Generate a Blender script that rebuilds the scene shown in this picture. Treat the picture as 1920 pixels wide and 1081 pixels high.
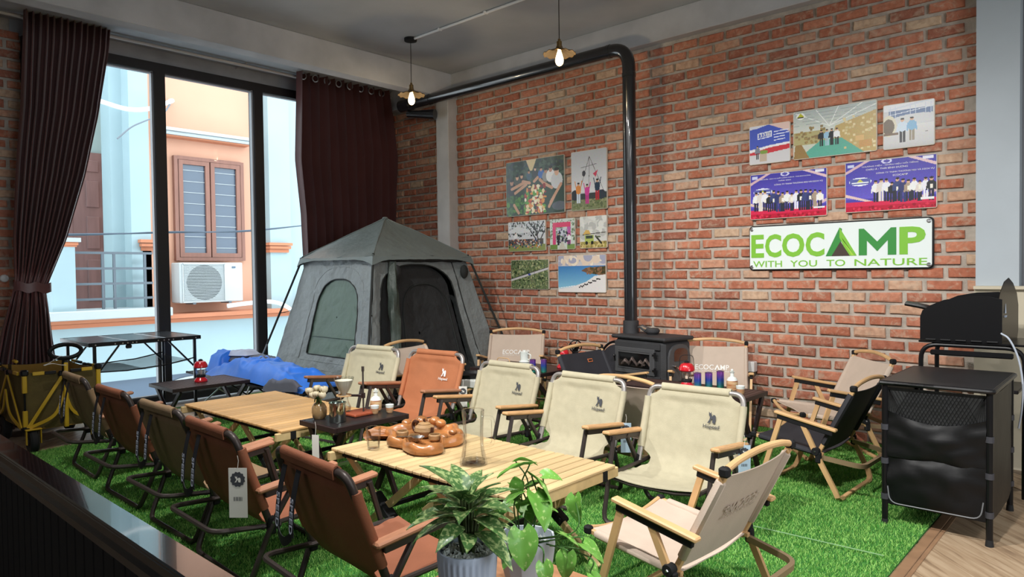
import bpy, math, random
import numpy as np
from mathutils import Vector, Matrix

for _o in list(bpy.data.objects):
    bpy.data.objects.remove(_o, do_unlink=True)
SC = bpy.context.scene
COL = SC.collection
RND = random.Random(7)
PI = math.pi

# ---------------------------------------------------------------- camera
cam_d = bpy.data.cameras.new('camera')
cam = bpy.data.objects.new('camera', cam_d)
COL.objects.link(cam)
YAW, PITCH, ROLL = math.radians(-42.451), math.radians(-1.3555), math.radians(-0.7225)
_f = Vector((math.sin(YAW) * math.cos(PITCH), math.cos(YAW) * math.cos(PITCH), math.sin(PITCH)))
_r = _f.cross(Vector((0, 0, 1))).normalized()
_u = _r.cross(_f)
_r2 = _r * math.cos(ROLL) + _u * math.sin(ROLL)
_u2 = _u * math.cos(ROLL) - _r * math.sin(ROLL)
_m = Matrix((_r2, _u2, -_f)).transposed().to_4x4()
_m.translation = Vector((0, 0, 1.3))
cam.matrix_world = _m
cam_d.sensor_width = 36
cam_d.lens = 36 * 1308.15 / 1920
cam_d.clip_start = 0.05
cam_d.clip_end = 100
SC.camera = cam

# ---------------------------------------------------------------- view + world + lights
SC.view_settings.view_transform = 'Standard'
SC.view_settings.look = 'None'
SC.view_settings.gamma = 1
SC.view_settings.use_curve_mapping = False
SC.view_settings.exposure = 0.10
W = bpy.data.worlds.new('sky')
SC.world = W
W.use_nodes = True
_bg = W.node_tree.nodes['Background']
_bg.inputs[0].default_value = (0.86, 0.94, 1.0, 1)
_bg.inputs[1].default_value = 3.9

def spot(name, loc, to, energy, angle, size, col=(1, .985, .955), blend=.75):
    d = bpy.data.lights.new(name, 'SPOT')
    d.energy = energy; d.spot_size = math.radians(angle); d.spot_blend = blend
    d.shadow_soft_size = size; d.color = col
    o = bpy.data.objects.new(name, d); COL.objects.link(o)
    o.location = loc
    o.rotation_euler = (Vector(to) - Vector(loc)).to_track_quat('-Z', 'Y').to_euler()
    return o

def area(name, loc, to, energy, sx, sy, col=(1, 1, 1)):
    d = bpy.data.lights.new(name, 'AREA')
    d.energy = energy; d.shape = 'RECTANGLE'; d.size = sx; d.size_y = sy; d.color = col
    o = bpy.data.objects.new(name, d); COL.objects.link(o)
    o.location = loc
    o.rotation_euler = (Vector(to) - Vector(loc)).to_track_quat('-Z', 'Y').to_euler()
    return o

# track spotlights on the ceiling over the tables, aimed at the display (outside the frame)
spot('track_spotlight', (-2.3, 1.15, 3.5), (-2.2, 3.75, 0.0), 390, 97, .05)
spot('track_spotlight', (-4.2, 1.15, 3.5), (-4.1, 3.55, 0.0), 270, 98, .05)
spot('track_spotlight', (-0.7, 1.3, 3.5), (-1.3, 4.1, 0.0), 330, 96, .05)
# unseen area lights added overhead as ambient fill, no fixtures modelled
area('overhead_fill_light', (-2.5, -2.6, 3.5), (-2.5, -2.6, 0), 22, 2.4, .6)
area('overhead_fill_light', (1.6, 1.5, 3.5), (1.6, 1.5, 0), 60, .6, 2.4)
area('side_fill_light', (3.9, 1.5, 1.8), (0, 1.8, 1.9), 105, 3.0, 2.0, (.88, .95, 1))  # added cool fill from the right, the wall there has no window

# ---------------------------------------------------------------- materials
MATS = {}
def vary(m, amt=.35):
    """each object of this material a little lighter or darker"""
    N = m.node_tree.nodes; L = m.node_tree.links; b = N['Principled BSDF']; i = b.inputs['Base Color']
    oi = N.new('ShaderNodeObjectInfo'); mr = N.new('ShaderNodeMapRange'); mr.inputs[3].default_value = 1 - amt; mr.inputs[4].default_value = 1.06
    L.new(oi.outputs['Random'], mr.inputs[0]); hs = N.new('ShaderNodeHueSaturation'); L.new(mr.outputs[0], hs.inputs['Value'])
    if i.is_linked: L.new(i.links[0].from_socket, hs.inputs['Color'])
    else: hs.inputs['Color'].default_value = i.default_value
    L.new(hs.outputs[0], i)
    return m
def mat(name, col, rough=.6, metal=0., var=.0, vs=6., bump=0., bs=60., col2=None, coat=0., spec=.5, bd=.004, sheen=0., aniso=None, wave=None, alpha=None, emit=None, trans=0., ior=1.45):
    """principled material with optional noise colour variation and fine relief"""
    if name in MATS: return MATS[name]
    m = bpy.data.materials.new(name); m.use_nodes = True
    nt = m.node_tree; N = nt.nodes; L = nt.links
    b = N['Principled BSDF']
    b.inputs['Base Color'].default_value = (*col, 1)
    b.inputs['Roughness'].default_value = rough
    b.inputs['Metallic'].default_value = metal
    b.inputs['Specular IOR Level'].default_value = spec
    b.inputs['Coat Weight'].default_value = coat
    b.inputs['IOR'].default_value = ior
    if trans: b.inputs['Transmission Weight'].default_value = trans
    if sheen: b.inputs['Sheen Weight'].default_value = sheen
    if emit:
        b.inputs['Emission Color'].default_value = (*emit[0], 1); b.inputs['Emission Strength'].default_value = emit[1]
    if var or bump:
        tc = N.new('ShaderNodeTexCoord'); mp = N.new('ShaderNodeMapping')
        L.new(tc.outputs['Object'], mp.inputs[0])
        if aniso: mp.inputs['Scale'].default_value = aniso
    if var:
        nz = N.new('ShaderNodeTexNoise'); nz.inputs['Scale'].default_value = vs; nz.inputs['Detail'].default_value = 5
        L.new(mp.outputs[0], nz.inputs[0])
        rp = N.new('ShaderNodeValToRGB')
        c2 = col2 if col2 else tuple(max(0, c * (1 - var)) for c in col)
        c1 = col if col2 else tuple(min(1, c * (1 + var * .6)) for c in col)
        rp.color_ramp.elements[0].position = .32; rp.color_ramp.elements[1].position = .68
        rp.color_ramp.elements[0].color = (*c2, 1); rp.color_ramp.elements[1].color = (*c1, 1)
        L.new(nz.outputs[0], rp.inputs[0]); L.new(rp.outputs[0], b.inputs['Base Color'])
    if bump:
        n2 = N.new('ShaderNodeTexNoise'); n2.inputs['Scale'].default_value = bs; n2.inputs['Detail'].default_value = 4
        L.new(mp.outputs[0], n2.inputs[0])
        bp = N.new('ShaderNodeBump'); bp.inputs['Strength'].default_value = bump; bp.inputs['Distance'].default_value = bd
        L.new(n2.outputs[0], bp.inputs['Height']); L.new(bp.outputs[0], b.inputs['Normal'])
    MATS[name] = m
    return m

def glassmat(name, tint=(1, 1, 1), gloss=.12, rough=.02):
    """thin clear glass: mostly see-through with a fresnel reflection"""
    if name in MATS: return MATS[name]
    m = bpy.data.materials.new(name); m.use_nodes = True
    nt = m.node_tree; N = nt.nodes; L = nt.links
    N.remove(N['Principled BSDF'])
    t = N.new('ShaderNodeBsdfTransparent'); t.inputs[0].default_value = (*tint, 1)
    g = N.new('ShaderNodeBsdfGlossy'); g.inputs['Roughness'].default_value = rough
    lw = N.new('ShaderNodeLayerWeight'); lw.inputs['Blend'].default_value = gloss * 2
    mx = N.new('ShaderNodeMixShader')
    mu = N.new('ShaderNodeMath'); mu.operation = 'MULTIPLY'; mu.inputs[1].default_value = .38
    L.new(lw.outputs['Fresnel'], mu.inputs[0]); L.new(mu.outputs[0], mx.inputs[0])
    L.new(t.outputs[0], mx.inputs[1]); L.new(g.outputs[0], mx.inputs[2])
    L.new(mx.outputs[0], N['Material Output'].inputs[0])
    MATS[name] = m
    return m

def attrmat(name, attr='tint', rough=.5, spec=.4, coat=0., metal=0.):
    if name in MATS: return MATS[name]
    m = bpy.data.materials.new(name); m.use_nodes = True
    N = m.node_tree.nodes; b = N['Principled BSDF']
    a = N.new('ShaderNodeAttribute'); a.attribute_name = attr
    m.node_tree.links.new(a.outputs['Color'], b.inputs['Base Color'])
    b.inputs['Roughness'].default_value = rough; b.inputs['Specular IOR Level'].default_value = spec
    b.inputs['Coat Weight'].default_value = coat; b.inputs['Metallic'].default_value = metal
    MATS[name] = m
    return m

def S(*c):
    """sRGB 0-255 -> linear"""
    return tuple((v / 255 / 12.92) if v / 255 <= .04045 else ((v / 255 + .055) / 1.055) ** 2.4 for v in c)

# ---------------------------------------------------------------- mesh builder
def rotz(a):
    return Matrix.Rotation(a, 3, 'Z')

class MB:
    def __init__(s): s.v = []; s.f = []
    def add(s, vs, fs):
        n = len(s.v); s.v += [tuple(v) for v in vs]; s.f += [tuple(i + n for i in f) for f in fs]
        return s
    def box(s, c, d, R=None, bev=0.):
        """axis box: centre c, full size d, optional 3x3 rotation, chamfer bev"""
        hx, hy, hz = d[0] / 2, d[1] / 2, d[2] / 2
        R = R or Matrix.Identity(3); c = Vector(c)
        if bev <= 0:
            vs = [c + R @ Vector((x * hx, y * hy, z * hz)) for z in (-1, 1) for y in (-1, 1) for x in (-1, 1)]
            return s.add(vs, [(0, 2, 3, 1), (4, 5, 7, 6), (0, 1, 5, 4), (2, 6, 7, 3), (0, 4, 6, 2), (1, 3, 7, 5)])
        b = min(bev, hx * .95, hy * .95, hz * .95)
        idx = {}; vs = []
        for sx in (-1, 1):
            for sy in (-1, 1):
                for sz in (-1, 1):
                    for ax in range(3):
                        p = [sx * (hx - b), sy * (hy - b), sz * (hz - b)]
                        p[ax] = (sx * hx, sy * hy, sz * hz)[ax]
                        idx[sx, sy, sz, ax] = len(vs); vs.append(c + R @ Vector(p))
        fs = []
        for ax in range(3):
            o = [a for a in range(3) if a != ax]
            for sg in (-1, 1):
                q = []
                for a, b2 in ((-1, -1), (1, -1), (1, 1), (-1, 1)):
                    k = [0, 0, 0]; k[ax] = sg; k[o[0]] = a; k[o[1]] = b2; q.append(idx[k[0], k[1], k[2], ax])
                fs.append(tuple(q))
        for ax in range(3):
            o = [a for a in range(3) if a != ax]
            for a in (-1, 1):
                for b2 in (-1, 1):
                    k1 = [0, 0, 0]; k1[ax] = -1; k1[o[0]] = a; k1[o[1]] = b2
                    k2 = list(k1); k2[ax] = 1
                    fs.append((idx[(*k1, o[0])], idx[(*k2, o[0])], idx[(*k2, o[1])], idx[(*k1, o[1])]))
        for sx in (-1, 1):
            for sy in (-1, 1):
                for sz in (-1, 1):
                    fs.append(tuple(idx[sx, sy, sz, a] for a in range(3)))
        return s.add(vs, fs)
    def bar(s, p0, p1, w, h, up=(0, 0, 1), bev=0.):
        """rectangular bar from p0 to p1; w across, h along up"""
        p0 = Vector(p0); p1 = Vector(p1); d = (p1 - p0); L = d.length; d.normalize()
        u = Vector(up); x = d.cross(u)
        if x.length < 1e-4: x = d.cross(Vector((1, 0, 0)))
        x.normalize(); u = x.cross(d)
        R = Matrix((d, x, u)).transposed()
        return s.box((p0 + p1) / 2, (L, w, h), R, bev)
    def tube(s, pts, r, n=8, closed=False, prof=None, up=None):
        """sweep a circle (or 2D profile) along points"""
        pts = [Vector(p) for p in pts]; N = len(pts)
        rs = r if isinstance(r, (list, tuple)) else [r] * N
        T = []
        for i in range(N):
            a = pts[(i - 1) % N] if (closed or i > 0) else pts[i]
            b = pts[(i + 1) % N] if (closed or i < N - 1) else pts[i]
            T.append((b - a).normalized())
        ref = Vector(up) if up else (Vector((0, 0, 1)) if abs(T[0].z) < .9 else Vector((1, 0, 0)))
        nrm = (ref - T[0] * ref.dot(T[0])).normalized()
        P = prof or [(math.cos(2 * PI * k / n), math.sin(2 * PI * k / n)) for k in range(n)]
        n = len(P); vs = []
        for i in range(N):
            if i:
                nrm = nrm - T[i] * nrm.dot(T[i])
                if nrm.length < 1e-5: nrm = T[i].orthogonal()
                nrm.normalize()
            bi = T[i].cross(nrm)
            for (a, b) in P:
                vs.append(pts[i] + (bi * a + nrm * b) * (rs[i]))
        fs = []
        for i in range(N if closed else N - 1):
            j = (i + 1) % N
            for k in range(n):
                k2 = (k + 1) % n
                fs.append((i * n + k, i * n + k2, j * n + k2, j * n + k))
        if not closed:
            fs.append(tuple(range(n))[::-1]); fs.append(tuple((N - 1) * n + k for k in range(n)))
        return s.add(vs, fs)
    def lathe(s, prof, n=20, c=(0, 0, 0), R=None, cap=True):
        """profile [(r, z)] revolved about z"""
        c = Vector(c); vs = []; fs = []; R = R or Matrix.Identity(3)
        for (r, z) in prof:
            for k in range(n):
                a = 2 * PI * k / n; vs.append(c + R @ Vector((r * math.cos(a), r * math.sin(a), z)))
        for i in range(len(prof) - 1):
            for k in range(n):
                k2 = (k + 1) % n; fs.append((i * n + k, i * n + k2, (i + 1) * n + k2, (i + 1) * n + k))
        if cap:
            if prof[0][0] > 1e-5: fs.append(tuple(range(n))[::-1])
            if prof[-1][0] > 1e-5: fs.append(tuple((len(prof) - 1) * n + k for k in range(n)))
        return s.add(vs, fs)
    def prism(s, poly, z0, z1, R=None, c=(0, 0, 0)):
        """polygon [(x, y)] extruded z0..z1"""
        R = R or Matrix.Identity(3); c = Vector(c); n = len(poly)
        vs = [c + R @ Vector((x, y, z0)) for x, y in poly] + [c + R @ Vector((x, y, z1)) for x, y in poly]
        return s.add(vs, [tuple(range(n))[::-1], tuple(range(n, 2 * n))] + [(i, (i + 1) % n, n + (i + 1) % n, n + i) for i in range(n)])
    def sheet(s, P, t):
        """grid of points P[i][j] thickened by t"""
        A = np.array([[tuple(p) for p in row] for row in P], float)
        du = np.gradient(A, axis=0); dv = np.gradient(A, axis=1)
        nn = np.cross(du, dv); nn /= np.maximum(np.linalg.norm(nn, axis=2, keepdims=True), 1e-9)
        a = A + nn * t / 2; b = A - nn * t / 2; U, V = A.shape[:2]
        vs = [tuple(x) for x in a.reshape(-1, 3)] + [tuple(x) for x in b.reshape(-1, 3)]
        o = U * V; fs = []
        for i in range(U - 1):
            for j in range(V - 1):
                q = (i * V + j, (i + 1) * V + j, (i + 1) * V + j + 1, i * V + j + 1)
                fs.append(q); fs.append(tuple(x + o for x in q[::-1]))
        for i in range(U - 1):
            fs.append((i * V, i * V + o, (i + 1) * V + o, (i + 1) * V))
            j = V - 1; fs.append((i * V + j, (i + 1) * V + j, (i + 1) * V + j + o, i * V + j + o))
        for j in range(V - 1):
            fs.append((j, j + 1, j + 1 + o, j + o))
            i = (U - 1) * V; fs.append((i + j, i + j + o, i + j + 1 + o, i + j + 1))
        return s.add(vs, fs)
    def ball(s, c, r, n=12, sc=(1, 1, 1)):
        pr = [(r * math.sin(PI * k / (n // 2)) , -r * math.cos(PI * k / (n // 2))) for k in range(n // 2 + 1)]
        m = MB().lathe([(max(a, 1e-6), b) for a, b in pr], n)
        return s.add([(c[0] + x * sc[0], c[1] + y * sc[1], c[2] + z * sc[2]) for x, y, z in m.v], m.f)
    def xf(s, M):
        s.v = [tuple(M @ Vector(v)) for v in s.v]; return s
    def mesh(s, name, material, smooth=30):
        me = bpy.data.meshes.new(name); me.from_pydata(s.v, [], s.f)
        if smooth:
            me.shade_smooth(); me.set_sharp_from_angle(angle=math.radians(smooth))
        if material: me.materials.append(material)
        return me
    def build(s, name, material, parent=None, loc=(0, 0, 0), rz=0., smooth=30):
        return put(name, s.mesh(name, material, smooth), parent, loc, rz)

def put(name, me, parent=None, loc=(0, 0, 0), rz=0.):
    o = bpy.data.objects.new(name, me); COL.objects.link(o)
    o.location = loc; o.rotation_euler = (0, 0, rz)
    if parent: o.parent = parent
    return o

def tag(o, label=None, cat=None, group=None, kind=None):
    if label: o['label'] = label
    if cat: o['category'] = cat
    if group: o['group'] = group
    if kind: o['kind'] = kind
    return o

def thing(name, label, cat, loc=(0, 0, 0), rz=0., group=None, sc=1.):
    o = bpy.data.objects.new(name, None); COL.objects.link(o)
    o.location = loc; o.rotation_euler = (0, 0, rz); o.scale = (sc, sc, sc)
    o.empty_display_size = .1
    return tag(o, label, cat, group)

def fillet(pts, r, n=5):
    """round the inner corners of a polyline"""
    pts = [Vector(p) for p in pts]; out = [pts[0]]
    for i in range(1, len(pts) - 1):
        a, b, c = pts[i - 1], pts[i], pts[i + 1]
        d1 = (a - b); d2 = (c - b)
        k = min(r, d1.length * .49, d2.length * .49)
        p = b + d1.normalized() * k; q = b + d2.normalized() * k
        for t in range(n + 1):
            u = t / n; out.append(p * (1 - u) ** 2 + b * 2 * u * (1 - u) + q * u * u)
    out.append(pts[-1]); return out

def catmull(pts, n=6):
    P = [Vector(p) for p in pts]; P = [P[0] * 2 - P[1]] + P + [P[-1] * 2 - P[-2]]; out = []
    for i in range(1, len(P) - 2):
        for k in range(n):
            t = k / n; a, b, c, d = P[i - 1], P[i], P[i + 1], P[i + 2]
            out.append(.5 * ((2 * b) + (c - a) * t + (2 * a - 5 * b + 4 * c - d) * t * t + (3 * b - a - 3 * c + d) * t ** 3))
    out.append(P[-2]); return out

SQ = [(-1, -1), (1, -1), (1, 1), (-1, 1)]
_TX = {}
def text_mb(txt, size=1., thick=.001, bold=0., spacing=1., w=None, h=None):
    """lettering as a mesh builder, centred in x and y, facing +Z"""
    key = (txt, bold, spacing)
    if key not in _TX:
        cu = bpy.data.curves.new('lettering', 'FONT'); cu.body = txt; cu.size = 1; cu.extrude = .5
        cu.offset = bold; cu.space_character = spacing; cu.resolution_u = 3; cu.align_x = 'CENTER'; cu.align_y = 'CENTER'
        o = bpy.data.objects.new('lettering', cu); COL.objects.link(o)
        bpy.context.view_layer.update()
        me = bpy.data.meshes.new_from_object(o.evaluated_get(bpy.context.evaluated_depsgraph_get()))
        _TX[key] = (np.array([tuple(v.co) for v in me.vertices]).reshape(-1, 3), [tuple(p.vertices) for p in me.polygons])
        bpy.data.objects.remove(o, do_unlink=True); bpy.data.meshes.remove(me); bpy.data.curves.remove(cu)
    V, F = _TX[key]
    m = MB()
    if len(V) == 0: return m
    V = V.copy(); mn = V.min(0); mx = V.max(0)
    V -= (mn + mx) / 2
    sx = sy = size
    if w: sx = w / max(1e-6, (mx[0] - mn[0]))
    if h: sy = h / max(1e-6, (mx[1] - mn[1]))
    elif w: sy = sx
    V[:, 0] *= sx; V[:, 1] *= sy; V[:, 2] *= thick
    m.add([tuple(v) for v in V], F)
    return m

def frame_m(origin, xdir, ydir):
    """4x4 placing local X,Y,Z on xdir, ydir, normal at origin"""
    x = Vector(xdir).normalized(); y = Vector(ydir); z = x.cross(y).normalized(); y = z.cross(x)
    M = Matrix((x, y, z)).transposed().to_4x4(); M.translation = Vector(origin); return M
# ================================================================ ROOM
CEIL = 3.58; WY = 5.6; WX = -7.42
m_plaster = mat('concrete_grey', S(166, 167, 170), .9, var=.22, vs=2.2, bump=.35, bs=30)
m_ceiling = mat('concrete_ceiling', S(176, 180, 184), .92, var=.14, vs=1.3, bump=.3, bs=22)
m_beam = mat('concrete_beam', S(186, 186, 188), .9, var=.16, vs=3, bump=.4, bs=26)
m_pillar = mat('concrete_pillar', S(190, 187, 184), .9, var=.1, vs=5, bump=.3, bs=40)
m_wallpaint = mat('wall_paint', S(176, 184, 190), .85, var=.06, vs=2, bump=.1, bs=50)
m_beige = mat('beige_paint', S(196, 186, 164), .85, var=.08, vs=3, bump=.1, bs=50)
m_mortar = mat('mortar', S(184, 174, 162), .95, var=.22, vs=14, bump=.9, bs=90)
m_black = mat('black_metal', (.006, .006, .007), .34, .0, spec=.35)
m_blackmatte = mat('black_matte', (.010, .010, .011), .7, spec=.3)
m_white = mat('white_plastic', (.78, .78, .77), .4)
m_steel = mat('brushed_steel', (.55, .55, .56), .28, 1.)
m_dark = mat('window_frame_black', (.018, .015, .015), .45, spec=.5)

def brick_material(name, source):
    m = bpy.data.materials.new(name); m.use_nodes = True
    N = m.node_tree.nodes; L = m.node_tree.links; b = N['Principled BSDF']
    if source == 'object':
        src = N.new('ShaderNodeObjectInfo').outputs['Random']
    else:
        a = N.new('ShaderNodeAttribute'); a.attribute_name = 'tint'; src = a.outputs['Fac']
    rp = N.new('ShaderNodeValToRGB'); cr = rp.color_ramp
    cols = [S(174, 108, 84), S(190, 120, 94), S(204, 138, 110), S(180, 112, 88), S(160, 104, 86), S(198, 130, 104), S(208, 180, 152), S(186, 118, 96)]
    cr.elements[0].position = 0; cr.elements[0].color = (*cols[0], 1)
    cr.elements[1].position = 1; cr.elements[1].color = (*cols[-1], 1)
    for i, p in enumerate((.18, .36, .52, .66, .8, .93)):
        e = cr.elements.new(p); e.color = (*cols[i + 1], 1)
    L.new(src, rp.inputs[0])
    g = N.new('ShaderNodeNewGeometry')
    nz = N.new('ShaderNodeTexNoise'); nz.inputs['Scale'].default_value = 11; nz.inputs['Detail'].default_value = 6; nz.inputs['Roughness'].default_value = .7; nz.inputs['Distortion'].default_value = 1.2
    L.new(g.outputs['Position'], nz.inputs[0])
    r2 = N.new('ShaderNodeValToRGB'); r2.color_ramp.elements[0].position = .50; r2.color_ramp.elements[1].position = .64
    r2.color_ramp.elements[0].color = (0, 0, 0, 1); r2.color_ramp.elements[1].color = (.62, .62, .62, 1)
    L.new(nz.outputs[0], r2.inputs[0])
    mx = N.new('ShaderNodeMix'); mx.data_type = 'RGBA'
    L.new(r2.outputs[0], mx.inputs[0]); L.new(rp.outputs[0], mx.inputs[6]); mx.inputs[7].default_value = (*S(196, 172, 150), 1)
    n3 = N.new('ShaderNodeTexNoise'); n3.inputs['Scale'].default_value = 26; n3.inputs['Detail'].default_value = 3
    L.new(g.outputs['Position'], n3.inputs[0])
    r3 = N.new('ShaderNodeValToRGB'); r3.color_ramp.elements[0].position = .3; r3.color_ramp.elements[1].position = .6
    r3.color_ramp.elements[0].color = (.68, .62, .6, 1); r3.color_ramp.elements[1].color = (1, 1, 1, 1)
    L.new(n3.outputs[0], r3.inputs[0])
    m3 = N.new('ShaderNodeMix'); m3.data_type = 'RGBA'; m3.blend_type = 'MULTIPLY'; m3.inputs[0].default_value = .8
    L.new(mx.outputs[2], m3.inputs[6]); L.new(r3.outputs[0], m3.inputs[7]); L.new(m3.outputs[2], b.inputs['Base Color'])
    bp = N.new('ShaderNodeBump'); bp.inputs['Strength'].default_value = .7; bp.inputs['Distance'].default_value = .008
    n4 = N.new('ShaderNodeTexNoise'); n4.inputs['Scale'].default_value = 40; n4.inputs['Detail'].default_value = 5
    L.new(g.outputs['Position'], n4.inputs[0]); L.new(n4.outputs[0], bp.inputs['Height']); L.new(bp.outputs[0], b.inputs['Normal'])
    b.inputs['Roughness'].default_value = .92; b.inputs['Specular IOR Level'].default_value = .2
    return m
m_brick = brick_material('brick_clay', 'object'); m_brick_far = brick_material('brick_clay_joined', 'attr')

def struct(o, label=None):
    o['kind'] = 'structure'
    if label: o['label'] = label
    return o

BL, BH = .245, .0873
def brick_shape(rnd, w=.214, h=.064, d=.03):
    """a brick with its outward face on local +Z, x along the course"""
    j = lambda a: rnd.uniform(-a, a) * 1.5
    e = .007
    f = [(-w / 2 + e + j(.003), -h / 2 + e + j(.003)), (w / 2 - e + j(.003), -h / 2 + e + j(.003)), (w / 2 - e + j(.003), h / 2 - e + j(.003)), (-w / 2 + e + j(.003), h / 2 - e + j(.003))]
    b = [(-w / 2 + j(.002), -h / 2 + j(.003)), (w / 2 + j(.002), -h / 2 + j(.003)), (w / 2 + j(.002), h / 2 + j(.003)), (-w / 2 + j(.002), h / 2 + j(.003))]
    vs = [(x, y, -d / 2) for x, y in b] + [(x, y, d / 2 - .006) for x, y in b] + [(x, y, d / 2 + j(.002)) for x, y in f]
    return vs, [(0, 3, 2, 1)] + [(i, (i + 1) % 4, (i + 1) % 4 + 4, i + 4) for i in range(4)] + [(i + 4, (i + 1) % 4 + 4, (i + 1) % 4 + 8, i + 8) for i in range(4)] + [(8, 9, 10, 11)]

_rb = random.Random(3)
BRICKS = []
for i in range(14):
    vs, fs = brick_shape(_rb); me = bpy.data.meshes.new('brick'); me.from_pydata(vs, [], fs); me.materials.append(m_brick); BRICKS.append(me)
HALF = []
for i in range(6):
    vs, fs = brick_shape(_rb, w=.1); me = bpy.data.meshes.new('brick'); me.from_pydata(vs, [], fs); me.materials.append(m_brick); HALF.append(me)

# brick wall behind the display (its joints are the mortar face of the wall, recessed behind the bricks)
wall_back = struct(MB().box((-4.13, WY + .1, CEIL / 2), (6.6, .2, CEIL)).build('wall_back', m_mortar), 'rough red brick wall with thick grey mortar joints behind the camping display')
camp = Vector((0, 0, 1.3))
slots = []
row = 0
z = .035
while z < 3.30:
    x0 = -7.42 + (0 if row % 2 == 0 else -BL / 2) + _rb.uniform(-.012, .012)
    k = 0
    while True:
        xa = x0 + k * BL; xb = xa + BL; k += 1
        if xa > -.86: break
        lo = max(xa + .0155, -7.40); hi = min(xb - .0155, -.862)
        if hi - lo < .05: continue
        if lo > -6.17 and hi < -5.92: continue
        w = hi - lo
        slots.append(((lo + hi) / 2, z, w))
    z += BH; row += 1
def in_view(x, y, zz):
    d = Vector((x, y, zz)) - camp; dep = d.dot(_f)
    if dep < .1: return False
    px = 960 + 1308.15 * d.dot(_r2) / dep; py = 540.5 - 1308.15 * d.dot(_u2) / dep
    return 760 < px < 1840 and -10 < py < 830
slots.sort(key=lambda s: (0 if in_view(s[0], WY, s[1]) else 1, (s[0]) ** 2 + WY ** 2 + (s[1] - 1.3) ** 2))
R90 = Matrix.Rotation(PI / 2, 3, 'X')        # local z -> -y
far_v, far_f, far_t = [], [], []
for n, (x, zz, w) in enumerate(slots):
    if n < 300:
        me = _rb.choice(BRICKS if w > .15 else HALF)
        o = put('brick', me, wall_back, (x, WY - .004 + _rb.uniform(-.003, .002), zz))
        o.rotation_euler = (PI / 2, 0, 0)
        o.scale = (w / (.214 if w > .15 else .1), 1 + _rb.uniform(-.05, .05), 1)
    else:
        vs, fs = brick_shape(_rb, w=w); b0 = len(far_v); dy = _rb.uniform(-.003, .002)
        for v in vs:
            q = R90 @ Vector(v); far_v.append((q.x + x, q.y + WY - .004 + dy, q.z + zz))
        t = _rb.random()
        for f in fs: far_f.append(tuple(i + b0 for i in f)); far_t.append(t)
def joined_bricks(name, V, F, T, parent):
    me = bpy.data.meshes.new(name); me.from_pydata(V, [], F); me.materials.append(m_brick_far)
    a = me.attributes.new('tint', 'FLOAT_COLOR', 'FACE')
    a.data.foreach_set('color', np.array([[t, t, t, 1] for t in T], dtype=np.float32).ravel())
    o = put(name, me, parent); o['kind'] = 'stuff'
    return o
joined_bricks('brick_courses', far_v, far_f, far_t, wall_back)

# window wall: brick at both sides of the glass, concrete lintel over it
wall_left = struct(MB().box((WX - .1, .14, CEIL / 2), (.2, 3.08, CEIL)).box((WX - .1, 5.25, CEIL / 2), (.2, .7, CEIL)).box((WX - .1, 3.29, (3.44 + CEIL) / 2), (.2, 3.22, CEIL - 3.44)).build('wall_left', m_mortar), 'window wall with a narrow strip of red brick beside the left curtain')
RY = Matrix.Rotation(PI / 2, 3, 'Z') @ Matrix.Rotation(PI / 2, 3, 'X')     # local z -> +x
row = 0; z = .035; far_v, far_f, far_t = [], [], []
while z < 3.5:
    for k in range(-6, 3):
        y = 1.68 - .12 + k * BL - (0 if row % 2 else BL / 2)
        lo, hi = y - BL / 2 + .0155, min(y + BL / 2 - .0155, 1.68)
        if hi - lo < .05: continue
        w = hi - lo
        if y > 1.1:
            me = _rb.choice(BRICKS if w > .15 else HALF)
            o = put('brick', me, wall_left, (WX + .004, (lo + hi) / 2, z)); o.rotation_euler = RY.to_euler()
            o.scale = (w / (.214 if w > .15 else .1), 1, 1)
        else:
            vs, fs = brick_shape(_rb, w=w); b0 = len(far_v)
            for v in vs:
                q = RY @ Vector(v); far_v.append((q.x + WX + .004, q.y + (lo + hi) / 2, q.z + z))
            t = _rb.random()
            for f in fs: far_f.append(tuple(i + b0 for i in f)); far_t.append(t)
    z += BH; row += 1
joined_bricks('brick_courses', far_v, far_f, far_t, wall_left)
struct(MB().box((WX + .006, 3.25, 3.51), (.012, 3.3, .14)).build('lintel', m_plaster), 'grey concrete lintel above the tall window')

# rest of the shell
struct(MB().box((-1.7, .8, CEIL + .1), (11.9, 10.2, .2)).build('ceiling', m_ceiling), 'bare grey concrete ceiling')
m_slab = mat('floor_slab', S(120, 104, 88), .6)
floor = struct(MB().box((-1.7, .8, -.1), (11.9, 10.2, .2)).build('floor', m_slab), 'wood-look plank floor beside the artificial grass')
struct(MB().box((-1.7, -4.2, CEIL / 2), (11.9, .2, CEIL)).build('wall_front', m_wallpaint))
struct(MB().box((4.15, .8, CEIL / 2), (.2, 10.2, CEIL)).build('wall_right', m_wallpaint))
struct(MB().box((WX - .1, -2.8, CEIL / 2), (.2, 2.8, CEIL)).build('wall_left_rear', m_wallpaint))
struct(MB().box((-.735, 5.57, CEIL / 2), (.235, .18, CEIL)).build('column', m_wallpaint), 'pale grey painted column at the right end of the brick wall')
struct(MB().box((1.76, WY + .1, CEIL / 2), (4.78, .2, CEIL)).build('wall_back_right', mat('dark_wall', S(110, 112, 116), .8, var=.1, vs=2)))
struct(MB().box((1.7, 5.45, .575), (5.1, .07, 1.15)).box((1.7, 5.44, 1.16), (5.1, .11, .02)).build('wall_ledge', m_beige), 'beige half-height wall behind the black cooking rack')
struct(MB().box((-6.05, 5.525, 1.668), (.21, .15, 3.335), bev=.006).build('pillar', m_pillar), 'grey concrete pillar standing against the brick wall near the tent')
struct(MB().box((-6.025, .8, 3.44), (.17, 9.6, .28), bev=.006).build('beam', m_beam), 'long concrete beam crossing above the curtains')
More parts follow.
